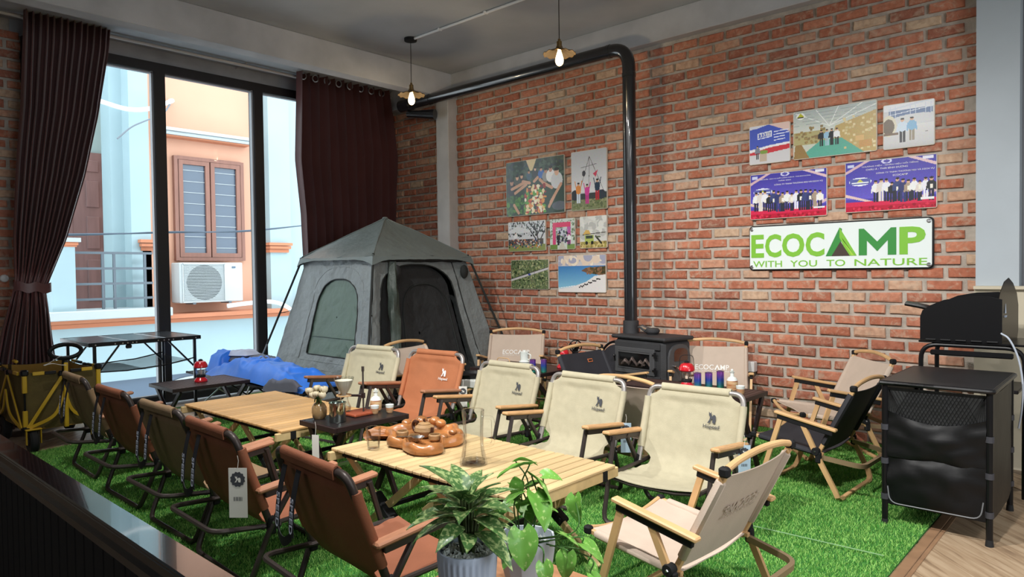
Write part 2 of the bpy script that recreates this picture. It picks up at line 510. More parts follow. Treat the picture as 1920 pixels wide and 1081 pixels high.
struct(MB().box((-1.7, 5.55, 3.458), (11.2, .1, .246), bev=.005).build('beam', m_beam), 'concrete beam along the top of the brick wall')

# window: black frame, two mullions, three panes
win = struct(MB().box((WX, 3.29, 3.395), (.12, 3.22, .09)).box((WX, 3.29, .045), (.12, 3.22, .09)).box((WX, 1.72, 1.72), (.12, .09, 3.35)).box((WX, 4.86, 1.72), (.12, .09, 3.35)).build('window_1', m_dark), 'tall shop window in a black frame looking at the orange house')
m_bead = mat('glazing_bead', (.30, .31, .33), .5)
m_pane = glassmat('window_glass', (.97, .985, .985), .06)
for yc in (2.835, 3.888):
    MB().box((WX, yc, 1.72), (.13, .106, 3.26)).build('mullion', m_dark, win)
    MB().box((WX + .02, yc - .064, 1.72), (.05, .02, 3.26)).build('glazing_bead', m_bead, win)
for ya, yb in ((1.76, 2.78), (2.89, 3.834), (3.942, 4.82)):
    MB().box((WX - .01, (ya + yb) / 2, 1.72), (.006, yb - ya, 3.26)).build('pane', m_pane, win, smooth=0)
    MB().box((WX + .02, (ya + yb) / 2, 3.335), (.05, yb - ya, .012)).box((WX + .02, (ya + yb) / 2, .1), (.05, yb - ya, .012)).build('glazing_bead', m_bead, win)
struct(MB().box((WX + .10, 3.25, .012), (.07, 3.3, .024), bev=.004).build('window_sill', mat('sill_white', S(225, 228, 235), .5)), 'low white sill strip under the window')

# floor planks: 45 degrees, joints recessed between them
m_plank = bpy.data.materials.new('floor_wood'); m_plank.use_nodes = True
_N = m_plank.node_tree.nodes; _L = m_plank.node_tree.links; _b = _N['Principled BSDF']
_tc = _N.new('ShaderNodeTexCoord'); _mp = _N.new('ShaderNodeMapping'); _mp.inputs['Scale'].default_value = (1.2, 14, 1); _L.new(_tc.outputs['Object'], _mp.inputs[0])
_oi = _N.new('ShaderNodeObjectInfo'); _ad = _N.new('ShaderNodeVectorMath'); _L.new(_mp.outputs[0], _ad.inputs[0])
_cx = _N.new('ShaderNodeCombineXYZ'); _mu = _N.new('ShaderNodeMath'); _mu.operation = 'MULTIPLY'; _mu.inputs[1].default_value = 90
_L.new(_oi.outputs['Random'], _mu.inputs[0]); _L.new(_mu.outputs[0], _cx.inputs[0]); _L.new(_mu.outputs[0], _cx.inputs[2]); _L.new(_cx.outputs[0], _ad.inputs[1])
_nz = _N.new('ShaderNodeTexNoise'); _nz.inputs['Scale'].default_value = 2.6; _nz.inputs['Detail'].default_value = 8; _nz.inputs['Distortion'].default_value = .6; _L.new(_ad.outputs[0], _nz.inputs[0])
_rp = _N.new('ShaderNodeValToRGB'); _L.new(_nz.outputs[0], _rp.inputs[0])
_rp.color_ramp.elements[0].position = .3; _rp.color_ramp.elements[0].color = (*S(128, 104, 82), 1)
_rp.color_ramp.elements[1].position = .62; _rp.color_ramp.elements[1].color = (*S(186, 162, 134), 1)
_e = _rp.color_ramp.elements.new(.45); _e.color = (*S(168, 142, 114), 1)
_L.new(_rp.outputs[0], _b.inputs['Base Color']); _b.inputs['Roughness'].default_value = .42
PW, PLN = .212, 1.2
PM = MB().box((0, 0, 0), (PLN - .003, PW - .003, .004), bev=.0012).mesh('plank', m_plank)
rp_ = random.Random(5)
for c in range(-26, 30):
    cc = (2.595 + .3 * c) / math.sqrt(2) - PW / 2
    off = rp_.uniform(0, PLN)
    for k in range(-8, 8):
        bb = k * PLN + off
        x = (cc + bb) / math.sqrt(2); y = (cc - bb) / math.sqrt(2)
        hit = any(x0 < x < x1 and y0 < y < y1 for x0, x1, y0, y1 in ((-7.0, -5.6, .6, 3.6), (-1.2, 1.0, 2.6, 4.95)))
        if hit:
            put('plank', PM, floor, (x, y, .002), -PI / 4)
struct(MB().box((-.772, 3.3, .005), (.045, 4.2, .010), bev=.002).box((-.738, 3.3, .004), (.016, 4.2, .008)).build('trim_1', mat('floor_trim', S(150, 116, 88), .5, var=.2, vs=10)), 'brown edging strip between artificial grass and wooden floor')

# artificial grass carpet
CP = [(-6.08, 1.30), (-6.22, 2.5), (-6.36, 3.4), (-7.2, 3.6), (-7.2, 5.52), (-.80, 5.52), (-.80, 1.0), (-6.03, 1.0)]
rug = MB().prism(CP, 0, .012).build('artificial_grass_carpet', mat('turf_base', (.04, .17, .03), .9), smooth=0)
tag(rug, 'bright green artificial grass carpet under the camping furniture', 'carpet')
def inside(px, py, P):
    c = np.zeros(len(px), bool); n = len(P)
    for i in range(n):
        x1, y1 = P[i]; x2, y2 = P[(i + 1) % n]
        if y1 == y2: continue
        t = ((y1 > py) != (y2 > py)) & (px < (x2 - x1) * (py - y1) / (y2 - y1) + x1)
        c ^= t
    return c
rg = np.random.default_rng(4)
NB = 700000
gx = rg.uniform(-7.2, -.8, NB); gy = rg.uniform(1.0, 5.52, NB)
ok = inside(gx, gy, CP); 
dist = np.hypot(gx, gy)
ok &= (rg.random(NB) < np.clip(5.2 / dist, .5, 1)); gx, gy = gx[ok], gy[ok]; n = len(gx)
ang = rg.uniform(0, 2 * PI, n); hgt = rg.uniform(.008, .017, n); wd = rg.uniform(.0022, .0040, n); la = rg.uniform(0, 2 * PI, n); le = rg.uniform(.002, .013, n)
dx, dy = np.cos(ang) * wd / 2, np.sin(ang) * wd / 2
lx, ly = np.cos(la) * le, np.sin(la) * le
Vt = np.empty((n, 4, 3), np.float32); z0 = .011
Vt[:, 0] = np.stack([gx - dx, gy - dy, np.full(n, z0)], 1); Vt[:, 1] = np.stack([gx + dx, gy + dy, np.full(n, z0)], 1)
Vt[:, 2] = np.stack([gx + lx + dx * .5, gy + ly + dy * .5, z0 + hgt], 1); Vt[:, 3] = np.stack([gx + lx - dx * .5, gy + ly - dy * .5, z0 + hgt], 1)
me = bpy.data.meshes.new('grass_blades'); me.vertices.add(n * 4); me.vertices.foreach_set('co', Vt.ravel())
me.loops.add(n * 4); me.loops.foreach_set('vertex_index', np.arange(n * 4, dtype=np.int32)); me.polygons.add(n)
me.polygons.foreach_set('loop_start', np.arange(0, n * 4, 4, dtype=np.int32))
at_ = me.attributes.new('tint', 'FLOAT_COLOR', 'FACE')
g = rg.random(n)[:, None]
cA = np.array(S(72, 150, 56)); cB = np.array(S(176, 222, 120))
cc_ = np.concatenate([cA + (cB - cA) * g ** 1.3, np.ones((n, 1))], 1).astype(np.float32)
at_.data.foreach_set('color', cc_.ravel()); me.update(); me.validate()
m_blade = attrmat('turf_blade', rough=.6, spec=.25); me.materials.append(m_blade)
o = put('grass_pile', me, rug); o['kind'] = 'stuff'
MB().bar((-1.92, 3.31, .028), (-.86, 3.35, .028), .004, .003).build('seam_line', mat('seam_white', S(150, 190, 140), .8), rug)

# ---------------------------------------------------------------- handrail at the lower left
m_rail = mat('black_gloss', (.008, .007, .007), .13, spec=.6, coat=.6, bump=.05, bs=8)
rail = thing('railing', 'low glossy black railing with a broad flat handrail and vertical boards', 'railing')
RZ = .627; RYF, RYN = .720, .639
MB().box((-3.15, (RYF + RYN) / 2, RZ - .006), (3.3, RYF - RYN, .012), bev=.004).box((-3.15, (RYF + RYN) / 2, RZ - .0475), (3.3, RYF - RYN - .006, .071), bev=.003).build('handrail', m_rail, rail)
MB().box((-3.15, (RYF + RYN) / 2 - .006, RZ - .05), (3.3, RYF - RYN + .002, .006)).build('handrail_bead', m_rail, rail)
for i in range(38):
    x = -4.74 + i * .086
    MB().box((x, .675, .27), (.080, .024, .54), bev=.004).build('board', m_blackmatte, rail)
MB().box((-1.53, .68, .272), (.06, .06, .545), bev=.004).build('post', m_rail, rail)
MB().box((-4.77, .68, .272), (.06, .06, .545), bev=.004).build('post', m_rail, rail)

# ---------------------------------------------------------------- curtain rod, curtains
m_rod = mat('rod_white', S(200, 196, 192), .35, .2)
rod = thing('curtain_rod', 'white curtain rod hanging in front of the lintel', 'curtain rod', (-7.17, 0, 3.545))
MB().tube([(0, .4, 0), (0, 5.52, 0)], .017, 12).build('pole', m_rod, rod)
for y in (1.2, 3.66, 5.3):
    MB().tube([(0, y, .0), (0, y, .045)], .008, 8).tube([(0, y, .02), (-.25, y, .02)], .006, 6).box((-.255, y, .0), (.01, .03, .08)).build('bracket', m_rod, rod)

m_curt = mat('curtain_fabric', S(100, 58, 57), .36, var=.12, vs=3, sheen=.3, bump=.08, bs=300)
def interp(z, keys):
    k = sorted(keys)
    zs = [a for a, _ in k]; ys = [b for _, b in k]
    return float(np.interp(z, zs, ys))
def curtain(name, label, Lk, Rk, folds, ztop, zbot, tie=None, amp=.052, side=1):
    t = thing(name, label, 'curtain', (-7.10, 0, 0))
    NU, NV = folds * 12 + 1, 60
    P = []
    for i in range(NU):
        u = i / (NU - 1); rowp = []
        for j in range(NV):
            z = ztop + (zbot - ztop) * j / (NV - 1)
            a, b = interp(z, Lk) * .993, interp(z, Rk) * .993
            wn = (b - a) / 1.3
            am = amp
            uu = u
            if tie:
                s_ = math.exp(-((z - tie) / .16) ** 2); am = amp * (1 - .75 * s_)
                if z < tie: am *= 1.0
            ph = 2 * PI * folds * uu
            x = am * math.sin(ph) + .012 * math.sin(ph * .37 + z * 2.1)
            y = a + (b - a) * u + .010 * math.sin(ph * 2 + .5) * (0 if i in (0, NU - 1) else 1)
            if tie and z < tie: x += .02 * math.sin(ph * .31 + 4 * z)
            if tie: x += .05 * math.exp(-((z - tie) / .25) ** 2)
            rowp.append((x, y, z))
        P.append(rowp)
    MB().sheet(P, .003).build('drape', m_curt, t, smooth=60)
    return t
cl = curtain('curtain', 'left dark maroon curtain gathered by a tieback', [(3.62, 1.65), (2.77, 1.61), (2.31, 1.57), (1.67, 1.53), (1.24, 1.52), (.86, 1.43), (.6, 1.38), (.03, 1.30)],
             [(3.62, 2.33), (3.38, 2.31), (2.77, 2.21), (2.22, 2.09), (1.63, 1.92), (1.3, 1.78), (1.2, 1.745), (.93, 1.78), (.6, 1.81), (.03, 1.86)], 13, 3.60, .03, tie=1.22)
MB().sheet([[(.055 + .045 * math.sin(u / 14 * PI) * .6 + (.02 if 0 < u < 14 else 0), 1.50 + .27 * u / 14, 1.17 + .018 * (14 - u) / 14 + v * .04 + .01 * math.sin(u)) for v in range(3)] for u in range(15)], .006).build('tieback', m_curt, cl, smooth=60)
kn = MB().lathe([(.001, 0), (.02, 0), (.012, .02), (.03, .045), (.034, .06), (.028, .075), (.001, .085)], 14, (WX, 1.50, 1.30), Matrix.Rotation(PI / 2, 3, 'Y')).build('tieback_hook', m_white)
tag(kn, 'white round tieback knob on the brick beside the left curtain', 'hook')
cr = curtain('curtain', 'right dark maroon eyelet curtain hanging straight beside the tent', [(3.62, 4.24), (2.6, 4.21), (2.0, 4.27), (.03, 4.32)], [(3.62, 5.56), (2.76, 5.70), (.03, 5.56)], 12, 3.62, .03, amp=.085)
for i in range(9):
    y = 4.27 + i * .155
    MB().tube([(.05 + .012 * math.cos(a), y + .03 * math.cos(a), .040 * math.sin(a) + 3.535) for a in [2 * PI * k / 16 for k in range(16)]], .008, 6, closed=True).build('eyelet', m_steel, cr)
# ================================================================ OUTSIDE the window
m_or = mat('facade_orange', S(196, 150, 126), .9, var=.05, vs=.8, bump=.1, bs=30)
m_ord = mat('facade_trim_orange', S(185, 120, 89), .85, var=.06, vs=2)
m_bl = mat('facade_blue', S(152, 174, 180), .9, var=.05, vs=.9)
m_pale = mat('facade_pale', S(172, 180, 182), .9, var=.04, vs=1.2)
m_aqua = mat('facade_aqua', S(134, 156, 156), .9, var=.06, vs=1)
m_brw = mat('wood_brown', S(128, 89, 76), .6, var=.12, vs=3, aniso=(1, 8, 1))
m_brw2 = mat('wood_door', S(113, 86, 83), .6, var=.14, vs=2, aniso=(1, 8, 1))
m_dkglass = mat('dark_glass', S(67, 81, 97), .15, spec=.8)
m_rl = mat('rail_grey', S(96, 105, 113), .5, .3)
m_navy = mat('shop_navy', S(73, 92, 112), .3, spec=.6)

bld = thing('orange_house', 'orange and pale blue house across the street seen through the window', 'building', (-12, 0, -1))
def P_(name, m, material, par=bld): return m.build(name, material, par, smooth=30)
P_('facade', MB().box((-.15, 5.3, 3.5), (.3, 2.0, 8)), m_or)
P_('pillar', MB().box((-.05, 4.215, 4.5), (.5, .29, 8)).box((-.3, 3.985, 4.5), (.4, .19, 8)), m_bl)
P_('pillar', MB().box((-.02, 6.62, 4.5), (.44, .42, 8)).box((-.1, 7.6, 3.5), (.4, 1.5, 8)), m_bl)
P_('recessed_wall', MB().box((-1.35, 2.9, 4.5), (.2, 3.2, 8)).box((-.8, 1.4, 4.5), (1.0, .2, 8)), m_aqua)
P_('eave', MB().box((.14, 5.33, 4.69), (.3, 1.55, .05)).box((.12, 5.33, 4.635), (.26, 1.5, .05)), m_pale)
P_('eave_trim', MB().box((.1, 5.33, 4.6), (.2, 1.45, .03)), m_ord)
# brown casement window
fr = P_('window_frame', MB().box((.04, 4.82, 3.43), (.09, .06, 1.74)).box((.04, 5.96, 3.43), (.09, .06, 1.74)).box((.04, 5.39, 4.275), (.09, 1.08, .06)).box((.04, 5.39, 2.585), (.09, 1.08, .06)), m_brw)
for ya, yb in ((4.86, 5.375), (5.395, 5.92)):
    c = (ya + yb) / 2
    P_('casement', MB().box((.06, ya + .035, 3.43), (.06, .07, 1.62)).box((.06, yb - .035, 3.43), (.06, .07, 1.62)).box((.06, c, 4.205), (.06, yb - ya - .14, .07)).box((.06, c, 2.655), (.06, yb - ya - .14, .07)), m_brw)
    P_('pane', MB().box((.045, c, 3.43), (.01, yb - ya - .13, 1.5)), m_dkglass)
    for k in range(8):
        P_('glass_bar', MB().box((.055, c, 2.78 + k * .185), (.012, yb - ya - .15, .008)), m_pale)
# wooden balcony door
P_('door_panel', MB().box((-1.22, 3.82, 3.05), (.06, 1.05, 2.7)), m_brw2)
for y in (3.55, 3.95, 4.2):
    for z, h in ((2.25, .7), (3.05, .55), (3.7, .45), (4.17, .2)):
        P_('door_inset', MB().box((-1.185, y, z), (.03, .2, h), bev=.012), m_brw2)
# balcony
P_('balcony_slab', MB().box((.25, 3.6, 1.75), (.9, 1.75, .13), bev=.01), m_pale)
P_('balcony_post', MB().box((.42, 3.03, 2.28), (.3, .3, 1.02)), m_bl)
P_('balcony_cap', MB().box((.42, 3.05, 2.84), (.38, .4, .06)), m_pale)
P_('cap_moulding', MB().box((.42, 3.04, 2.79), (.34, .36, .05)).box((.42, 3.04, 2.755), (.31, .33, .03)), m_ord)
for z in (2.665, 2.43, 2.2, 1.97):
    P_('balcony_rail', MB().box((.35, 3.75, z), (.035, 1.12, .035)), m_rl)
for y in (3.6, 3.76, 4.2):
    P_('baluster', MB().box((.35, y, 2.25), (.03, .035, .86)), m_rl)
for y, w in ((4.33, .34), (6.56, .46)):
    P_('pillar_cap', MB().box((.12, y, 2.86), (.4, w, .05)).box((.12, y, 2.8), (.36, w - .04, .05)).box((.1, y, 2.74), (.3, w - .08, .06)), m_ord)
P_('lower_pillar', MB().box((.05, 4.36, 2.25), (.3, .26, 1.0)), m_or)
P_('string_course', MB().box((.2, 5.0, 1.66), (.8, 6.0, .06)).box((.15, 5.0, 1.59), (.7, 6.0, .06)), m_ord)
P_('lower_wall', MB().box((.1, 5.0, 1.15), (.7, 6.0, .85)), m_bl)
P_('shop_window', MB().box((.05, 5.0, .5), (.7, 6.0, .7)), m_navy)
P_('shop_sign', MB().tube([(.42, 4.9 + .55 * math.cos(a), .42 + .22 * math.sin(a)) for a in [PI * k / 14 + .2 for k in range(12)]], .03, 6), m_pale)
P_('awning', MB().box((.5, 5.0, .12), (1.2, 6.0, .06)), m_pale)
P_('lower_ledge', MB().box((1.0, 5.0, -.5), (1.2, 7.0, .1)), mat('ledge_white', S(179, 185, 188), .7))
street = struct(MB().box((-10, 4, -2.6), (6, 16, .1)).build('street', mat('street_grey', S(136, 140, 144), .9)))

ac = thing('air_conditioner', 'white outdoor air conditioner unit below the brown window', 'air conditioner', (-11.72, 5.22, .84))
m_acw = mat('ac_white', S(177, 184, 185), .5)
MB().box((0, 0, .35), (.34, 1.06, .66), bev=.015).build('casing', m_acw, ac)
MB().lathe([(.001, 0), (.29, 0), (.29, .01), (.001, .012)], 28, (.165, -.13, .35), Matrix.Rotation(PI / 2, 3, 'Y')).build('fan_opening', mat('ac_dark', S(76, 83, 84), .6), ac)
for k in range(24):
    MB().box((.185, -.14, .055 + k * .0255), (.01, .66, .008)).build('grille_slat', m_acw, ac)
MB().box((.182, -.14, .66), (.02, .7, .015)).box((.182, -.14, .035), (.02, .7, .015)).box((.182, -.485, .35), (.02, .012, .63)).box((.182, .205, .35), (.02, .012, .63)).build('grille_frame', m_acw, ac)
MB().box((.175, .37, .6), (.01, .06, .03)).build('badge', m_navy, ac)
MB().box((.02, -.3, .01), (.3, .05, .03)).box((.02, .3, .01), (.3, .05, .03)).build('foot', m_rl, ac)

w1 = MB().tube(catmull([(-10.5, 1.0, 1.80), (-10.5, 2.86, 1.87), (-10.5, 4.1, 1.93), (-10.5, 5.37, 2.01), (-10.5, 7.2, 2.24)], 8), .012, 6).tube(catmull([(-10.48, 1.0, 1.83), (-10.52, 2.86, 1.855), (-10.48, 4.1, 1.945), (-10.52, 5.37, 1.995), (-10.5, 7.2, 2.26)], 8), .008, 6).build('street_cable', mat('cable_grey', S(76, 89, 102), .6))
tag(w1, 'twisted grey street cable sagging across the window view', 'cable')
w2 = MB().tube(catmull([(-11.6, 3.3, 3.98), (-11.6, 3.6, 3.93), (-11.55, 3.96, 3.86), (-11.6, 4.31, 3.93), (-11.8, 4.72, 4.15), (-12.0, 4.78, 4.2)], 7), .035, 8).build('wall_conduit', m_white)
tag(w2, 'bent white pipe coming out of the orange wall', 'pipe')
w3 = MB().tube(catmull([(-11.5, 3.8, 3.38), (-11.5, 4.0, 3.58), (-11.5, 4.19, 3.7), (-11.6, 4.5, 3.88), (-11.75, 4.68, 4.08)], 6), .013, 6).build('dropping_cable', mat('cable_grey2', S(104, 112, 120), .6))
tag(w3, 'thin grey cable dangling below the bent white pipe', 'cable')
w4 = MB().tube(catmull([(-11.2, 5.3, .80), (-11.15, 5.6, .83), (-11.15, 6.05, .84), (-11.1, 6.35, .72), (-11.1, 6.55, .45), (-11.1, 6.6, .2)], 6), .035, 8).build('refrigerant_pipe', m_white)
tag(w4, 'white wrapped pipe running along the orange ledge from the air conditioner', 'pipe')
# ================================================================ CHAIRS
m_tube = mat('chair_tube', S(168, 162, 158), .35, .6)
m_tubedk = mat('chair_tube_dark', S(66, 58, 55), .4, .35)
m_oak = mat('arm_wood', S(206, 160, 112), .5, var=.2, vs=5, aniso=(2, 14, 14), bump=.1, bs=60)
m_oakdk = mat('arm_wood_walnut', S(176, 122, 92), .5, var=.18, vs=5, aniso=(2, 14, 14))
m_beech = mat('beech_wood', S(214, 172, 122), .45, var=.2, vs=4, aniso=(1, 1, 1), bump=.06, bs=60)
m_canvas = mat('canvas_cream', S(184, 176, 150), .92, var=.06, vs=22, bump=.35, bs=260)
m_canvas_far = mat('canvas_pale', S(200, 192, 164), .92, var=.05, vs=22, bump=.3, bs=260)
m_khaki = mat('canvas_khaki', S(146, 120, 90), .92, var=.08, vs=16, bump=.35, bs=260)
m_orange = mat('fabric_orange', S(182, 114, 76), .8, var=.08, vs=9, bump=.25, bs=160)
m_brown = mat('fabric_brown', S(142, 86, 60), .72, var=.1, vs=8, bump=.25, bs=160)
m_greige = mat('fabric_greige', S(196, 178, 162), .85, var=.04, vs=14, bump=.25, bs=300)
m_blackfab = mat('fabric_black', S(44, 44, 50), .75, var=.12, vs=12, bump=.3, bs=220)
m_seam_cream = mat('hem_cream', S(226, 216, 188), .85)
m_print_dk = mat('print_dark', S(66, 68, 74), .7)
m_print_wh = mat('print_white', S(238, 236, 232), .7)
m_web = mat('webbing_black', S(26, 27, 33), .6)
m_webtx = mat('webbing_letter', S(196, 202, 220), .6)
m_tagp = mat('tag_paper', S(222, 220, 212), .6)
m_tagb = mat('tag_blue', S(176, 198, 214), .5)
CACHE = {}
def cm(key, fn, material, smooth=35):
    k = (key, material.name)
    if k not in CACHE: CACHE[k] = fn().mesh(key.split(':')[0], material, smooth)
    return CACHE[k]

def lerp(a, b, t): return tuple(x + (y - x) * t for x, y in zip(a, b))

# --- sling chair: bent tube frame, one-piece fabric. local +X = forward, +Y = its left
HP = [(.265, .262), (.20, .252), (.10, .238), (0, .230), (-.07, .232), (-.11, .252), (-.14, .305), (-.165, .38), (-.19, .46), (-.212, .54), (-.226, .595), (-.236, .630), (-.238, .648), (-.247, .661), (-.261, .657), (-.265, .642), (-.262, .618)]
def sling():
    path = catmull([(a, 0, b) for a, b in HP], 3)
    L = [0]
    for i in range(1, len(path)): L.append(L[-1] + (path[i] - path[i - 1]).length)
    keys = [(0, .235), (.05, .245), (.26, .25), (.335, .232), (.375, .205), (.41, .205), (.45, .262), (.55, .272), (.72, .274), (.745, .262), (.765, .215), (.79, .198), (1.2, .196)]
    P = []
    nj = 17
    for i, p in enumerate(path):
        hw = interp(L[i], keys); rowp = []
        for j in range(nj):
            v = -1 + 2 * j / (nj - 1)
            sag = 0
            if p.x > -.1: sag = -.022 * (1 - v * v) * min(1, (p.x + .1) / .2 + .3)
            off = 0
            if .42 < L[i] < .74: off = -.012 * (1 - v * v) + .0035 * math.sin(9 * v + L[i] * 30) * math.sin(L[i] * 55 + 2 * v)
            wr = .003 * math.sin(L[i] * 90 + 3 * v) * (1 if L[i] < .5 else .3)
            rowp.append((p.x + off, v * hw, p.z + sag + wr))
        P.append(rowp)
    m = MB().sheet(P, .004)
    return m
def sling_hem():
    m = MB()
    for s in (-1, 1):
        m.tube([(-.1310, s * .2705, .320), (-.158, s * .271, .395), (-.189, s * .2715, .48), (-.217, s * .272, .558), (-.2235, s * .271, .585)], .0195, 10)
    m.tube([(-.247, -.192, .640), (-.247, .192, .640)], .0205, 12)
    return m
def back_tube():
    return MB().tube(fillet([(-.10, .270, .235), (-.218, .272, .55), (-.247, .262, .640), (-.247, -.262, .640), (-.218, -.272, .55), (-.10, -.270, .235)], .075, 6), .0150, 12)
def front_leg_(s):
    return MB().tube([(.150, s * .272, .425), (.255, s * .268, .06), (.262, s * .262, .032), (.266, s * .245, .0165), (.266, s * .20, .0135)], .0125, 8)
def rear_leg_(s):
    return MB().tube([(.00, s * .285, .405), (-.105, s * .285, .25), (-.185, s * .272, .055), (-.196, s * .262, .03), (-.20, s * .245, .0165), (-.20, s * .2, .0135)], .0125, 8)
def sling_chair(name, label, pos, rot, fab, arm, group, sc=1., emblem=None, near=True):
    t = thing(name, label, 'chair', (pos[0], pos[1], .012), math.radians(rot), group, sc)
    put('fabric_sling', cm('fabric_sling', sling, fab, 50), t)
    put('hem', cm('hem', sling_hem, fab, 50), t)
    put('back_tube', cm('back_tube', back_tube, m_tube if emblem != 'none' else m_tubedk), t)
    for s in (-1, 1):
        put('leg', cm('leg:f%d' % s, lambda: front_leg_(s), m_tubedk), t)
        put('leg', cm('leg:r%d' % s, lambda: rear_leg_(s), m_tubedk), t)
        put('armrest', cm('armrest:h%d' % s, lambda: MB().bar((-.175, s * .295, .405), (.195, s * .295, .448), .048, .021, bev=.007), arm), t)
        put('arm_bracket', cm('arm_bracket:h%d' % s, lambda: MB().bar((-.14, s * .292, .385), (.17, s * .292, .420), .026, .028, bev=.003), m_tubedk), t)
        put('seat_rail', cm('seat_rail:%d' % s, lambda: MB().tube([(-.14, s * .262, .240), (.25, s * .248, .252)], .011, 8), m_tubedk), t)
        put('hinge', cm('hinge:h%d' % s, lambda: MB().box((-.105, s * .278, .245), (.035, .03, .075), bev=.006), m_blackmatte), t)
        put('rivet', cm('rivet:ha%d' % s, lambda: MB().lathe([(.001, 0), (.006, 0), (.004, .004), (.001, .004)], 8, (-.105, s * .296, .262), Matrix.Rotation(-s * PI / 2, 3, 'X')), m_steel), t)
        put('rivet', cm('rivet:hb%d' % s, lambda: MB().lathe([(.001, 0), (.006, 0), (.004, .004), (.001, .004)], 8, (-.02, s * .306, .392), Matrix.Rotation(-s * PI / 2, 3, 'X')), m_steel), t)
    put('floor_bar', cm('floor_bar:f', lambda: MB().tube([(.266, -.2, .0135), (.266, .2, .0135)], .0125, 8), m_tubedk), t)
    put('floor_bar', cm('floor_bar:r', lambda: MB().tube([(-.20, -.2, .0135), (-.20, .2, .0135)], .0125, 8), m_tubedk), t)
    put('seat_front_bar', cm('seat_front_bar:h', lambda: MB().tube([(.248, -.248, .246), (.252, -.12, .228), (.252, .12, .228), (.248, .248, .246)], .010, 8), m_tubedk), t)
    put('support_hoop', cm('support_hoop:h', lambda: MB().tube(fillet([(-.06, .27, .235), (-.33, .235, .262), (-.33, -.235, .262), (-.06, -.27, .235)], .06, 5), .0115, 8), m_tubedk), t)
    if emblem in ('dark', 'white'):
        pm = m_print_dk if emblem == 'dark' else m_print_wh
        put('emblem', cm('emblem:h', emblem_mb, pm), t)
        put('lettering', cm('lettering:h', hispeed_mb, pm), t)
    return t
def back_M(up):
    # frame on the front face of the reclined back: x to the sitter's right as seen from the front = -Y... readable from the front
    a = Vector((-.142, 0, .305)); b = Vector((-.230, 0, .61)); d = (b - a).normalized()
    o = a + d * up
    return frame_m(o + Vector((.0, 0, 0)), (0, 1, 0), d)
ANIMAL = [(-.5, -.5), (-.2, -.45), (-.1, -.15), (.05, -.1), (.12, -.45), (.45, -.5), (.5, -.1), (.42, .2), (.2, .28), (.05, .12), (-.05, .18), (-.12, .5), (-.22, .35), (-.42, .5), (-.38, .2), (-.22, .05), (-.28, -.2)]
def emblem_mb():
    M = back_M(.215); poly = [(x * .045, y * .06) for x, y in ANIMAL]
    m = MB().prism(poly, 0, .0012); m.v = [(x + .11, y, z) for x, y, z in m.v]
    # sit slightly proud of the sagging cloth
    m.v = [(x, y, z + .002) for x, y, z in m.v]
    return m.xf(M @ Matrix.Translation((0, 0, -.004)))
def hispeed_mb():
    m = text_mb('Hispeed', .03, .0012, .004, w=.088)
    m.v = [(x + .11, y, z + .002) for x, y, z in m.v]
    return m.xf(back_M(.166) @ Matrix.Translation((0, 0, -.004)))

def strap(t, y0, y1, drop, txt='SPEED'):
    """black webbing loop hanging behind the backrest, words woven in"""
    zb = .60 - drop
    for yy in (y0, y1):
        MB().sheet([[(-.262 - .032 * math.sin(u * PI / 2), yy + .006 * math.sin(u * 3) + w_ * .0175, .60 - (.60 - zb) * u) for w_ in (-1, 0, 1)] for u in np.linspace(0, 1, 9)], .002).build('strap', m_web, t)
        m = text_mb(txt, .03, .0006, .012, w=.125, h=.024)
        a = Vector((-.2865, yy + .003, .515)); b_ = Vector((-.2960, yy + .003, zb)); d = (b_ - a).normalized()
        m.xf(frame_m((a + b_) / 2 + Vector((-.0015, 0, 0)), d, (0, -1, 0))).build('strap_lettering', m_webtx, t)
    MB().sheet([[(-.294 - .006 * math.sin(PI * u), y0 + (y1 - y0) * u, zb + .004 - .030 * math.sin(PI * u) + w_ * .017) for w_ in (-1, 0, 1)] for u in np.linspace(0, 1, 9)], .002).build('strap_loop', m_web, t)

def hang_tag(name, label, pos, rz, m=None, w=.055, h=.15, disc=True, group=None, string=.05):
    t = thing(name, label, 'tag', pos, rz, group)
    MB().box((0, 0, -h / 2), (.0015, w, h)).build('card', m or m_tagp, t)
    if disc:
        MB().prism([((.42 if k % 2 else .36) * w * math.cos(2 * PI * k / 24), (.42 if k % 2 else .36) * w * math.sin(2 * PI * k / 24)) for k in range(24)], .0, .001, Matrix(((0, 0, 1), (1, 0, 0), (0, 1, 0))).to_3x3(), (.0009, 0, -w * .6)).build('printed_wheel', m_print_dk, t)
        MB().prism([(.24 * w * x * 1.4, .24 * w * y * 1.4) for x, y in ANIMAL], 0, .0006, Matrix(((0, 0, 1), (1, 0, 0), (0, 1, 0))).to_3x3(), (.002, 0, -w * .6)).build('printed_animal', m_tagp, t)
        b = MB()
        for k in range(9): b.box((.0012, -w * .22 + k * w * .055, -h * .62), (.0006, w * (.02 if k % 3 else .035), h * .08))
        o = b.build('barcode', m_print_dk, t); o['kind'] = 'stuff'
    MB().tube([(0, 0, 0), (0, .004, string * .6), (0, .0, string)], .0012, 5).build('string', m_tagp, t)
    return t

